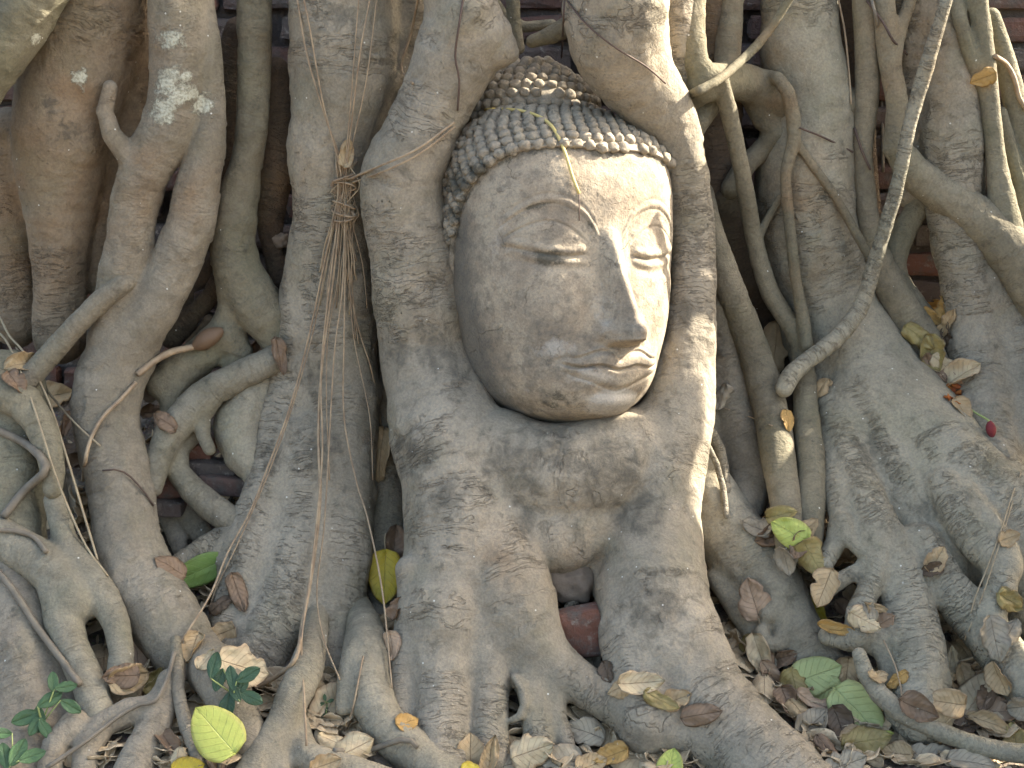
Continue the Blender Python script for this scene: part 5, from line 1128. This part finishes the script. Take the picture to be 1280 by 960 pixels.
lbrick(280, 604, 60, 26, y0(604) + .065, -3, .55, 'chipped pinkish brick, lowest under the arching root', seed=8)
lbrick(210, 606, 54, 30, y0(606) + .06, 6, .15, 'red brick half hidden right of the tan root', seed=12)
lbrick(206, 632, 50, 20, y0(632) + .06, -4, .8, 'dull brick under the half hidden red one', seed=16)
lbrick(724, 790, 64, 64, y0(790) - .06, 12, .0, 'plain red brick standing in the cavity of the head trunk', dep=.05, seed=20)
lbrick(268, 372, 46, 22, .13, 3, .7, 'dusty brick in the hollow left of the smooth olive root', seed=24)
lbrick(262, 400, 40, 18, .12, -6, .9, 'grey brick below the dusty one in the hollow', seed=28)
roots('root', 'stubby little root ending on the red brick in the cavity', 'tree root', [('root', '742,695,8;738,715,8;732,732,8;720,748,7;710,760,6')], 'grey', dy=-0.03, vox=.003, lump=.6)

# ---- seedlings
def seedling(px, py, label, leaves, kind='seedling'):
    loc, nrm, back = hit(px, py); s = px_m(loc); e = empty('seedling', tuple(loc), label, 'seedling', None); tips = []
    for (dx, dy, L, ang) in leaves:
        p = loc + Vector((1, 0, 0)) * dx * s + UP * dy * s + back * (18 * s + rnd.uniform(0, 8) * s)
        n = (back * .8 + Vector((rnd.uniform(-.5, .5), 0, rnd.uniform(0, .6)))).normalized()
        o = leaf(px, py, L, ang, kind, .15, None, wr=.52, tilt=1.0, shape='oval', name='leaf', at=(p, n, back), lift=0)
        mw = o.matrix_world.copy(); o.parent = e; o.matrix_parent_inverse = Matrix.Translation(-e.location); o.matrix_basis = mw
        q = mw.translation - mw.to_3x3() @ Vector((L * s * .48, 0, 0)); st = loc + (q - loc) * .5 + back * 10 * s
        tips.append(spline([(*loc, 1.1 * s), (*st, 1.0 * s), (*q, .7 * s)], .004))
    V, F, _ = tube_mesh(tips, 5); link(bpy.data.objects.new('stem', mesh_np('stem', V, F, M['bstalk'])), e)
seedling(292, 868, 'dark green seedling with oval leaves before the large pale leaf', [(-24, 36, 34, 75), (-18, 18, 30, 250), (-2, 20, 32, 100), (10, 10, 28, 60), (18, 24, 34, 30), (22, -4, 32, -25), (-8, -14, 38, 255), (2, 2, 26, 120)])
seedling(52, 905, 'bright green seedling at the bottom left, larger of two', [(-20, 8, 36, 200), (-4, 6, 34, 270), (10, 30, 34, 30), (14, 52, 26, 90), (30, 46, 28, 10), (4, -6, 28, 300), (36, 22, 30, -30), (-8, -2, 28, 240)], 'sprout')
seedling(16, 955, 'small green sprout cut by the bottom left corner', [(-10, 10, 34, 100), (6, 14, 38, 60), (-14, 38, 26, 180), (24, 10, 34, 20)], 'sprout')
seedling(408, 880, 'tiny clover sprig on the round pale leaf', [(-2, 8, 9, 100), (5, 4, 9, 20), (-6, 0, 8, 200), (0, -8, 9, 260), (-4, -14, 8, 200)], 'sprout')

# ---- crumbs of leaf and bark over the soil: nobody could count them
def litter():
    r = np.random.default_rng(5); VV, FF, LL = [], [], []; b = 0
    for i in range(1400):
        x = r.uniform(-1.05, 1.1); y = r.uniform(-.62, .32); z = float(ground_z(x, y)) + .018 * float(fbm(np.array([[x * 6, y * 6, 0.0]]), 3, 3)[0])
        L = r.uniform(.006, .020) if r.random() < .8 else r.uniform(.02, .045); V, F, luv, bp = leaf_geo(L, r.uniform(.25, .8), r.uniform(.3, 1.2), i + 900, 'oval', .5, 5, 3)
        q = Matrix.Rotation(r.uniform(0, 6.28), 3, 'Z') @ Matrix.Rotation(r.normal(0, .5), 3, 'X') @ Matrix.Rotation(r.normal(0, .5), 3, 'Y')
        V = V @ np.array(q).T + np.array([x, y, z + .004 + L * .15]); VV.append(V); FF.append(F + b); b += len(V); LL.append(luv)
    n = 0
    for i in range(9000):                    # bigger torn pieces where bare soil shows between the roots
        if n > 400: break
        px, py = r.uniform(0, 1280), r.uniform(620, 960)
        ok, loc, nrm, _, ob, _ = SC.ray_cast(DG, CAM, raydir(px, py).normalized(), distance=20)
        if not ok or ob.name != 'ground': continue
        n += 1; L = r.uniform(.030, .085); V, F, luv, bp = leaf_geo(L, r.uniform(.5, .9), r.uniform(.3, .9), i + 5000, 'heart' if i % 2 else 'oval', .55, 10, 8)
        q = Matrix.Rotation(r.uniform(0, 6.28), 3, 'Z') @ Matrix.Rotation(r.normal(.25, .4), 3, 'X') @ Matrix.Rotation(r.normal(0, .3), 3, 'Y')
        V = V @ np.array(q).T + np.array(loc) + np.array([0, 0, .004 + L * r.uniform(.02, .16)]); VV.append(V); FF.append(F + b); b += len(V); LL.append(luv)
    o = bpy.data.objects.new('leaf_litter', mesh_np('leaf_litter', np.vstack(VV), np.vstack(FF), LM['litter'], attrs=dict(luv=np.vstack(LL)))); link(o); tag(o, 'crumbled brown leaf bits and twigs strewn over the soil', 'leaf litter', kind='stuff')
LM['litter'] = leaf_mat('litter_bits', rgb(.50, .385, .235), rgb(.36, .265, .155), rgb(.32, .23, .14), rgb(.52, .43, .29), 1.0, .8)
litter()

print('script', round(time.time() - T0, 1), 's')
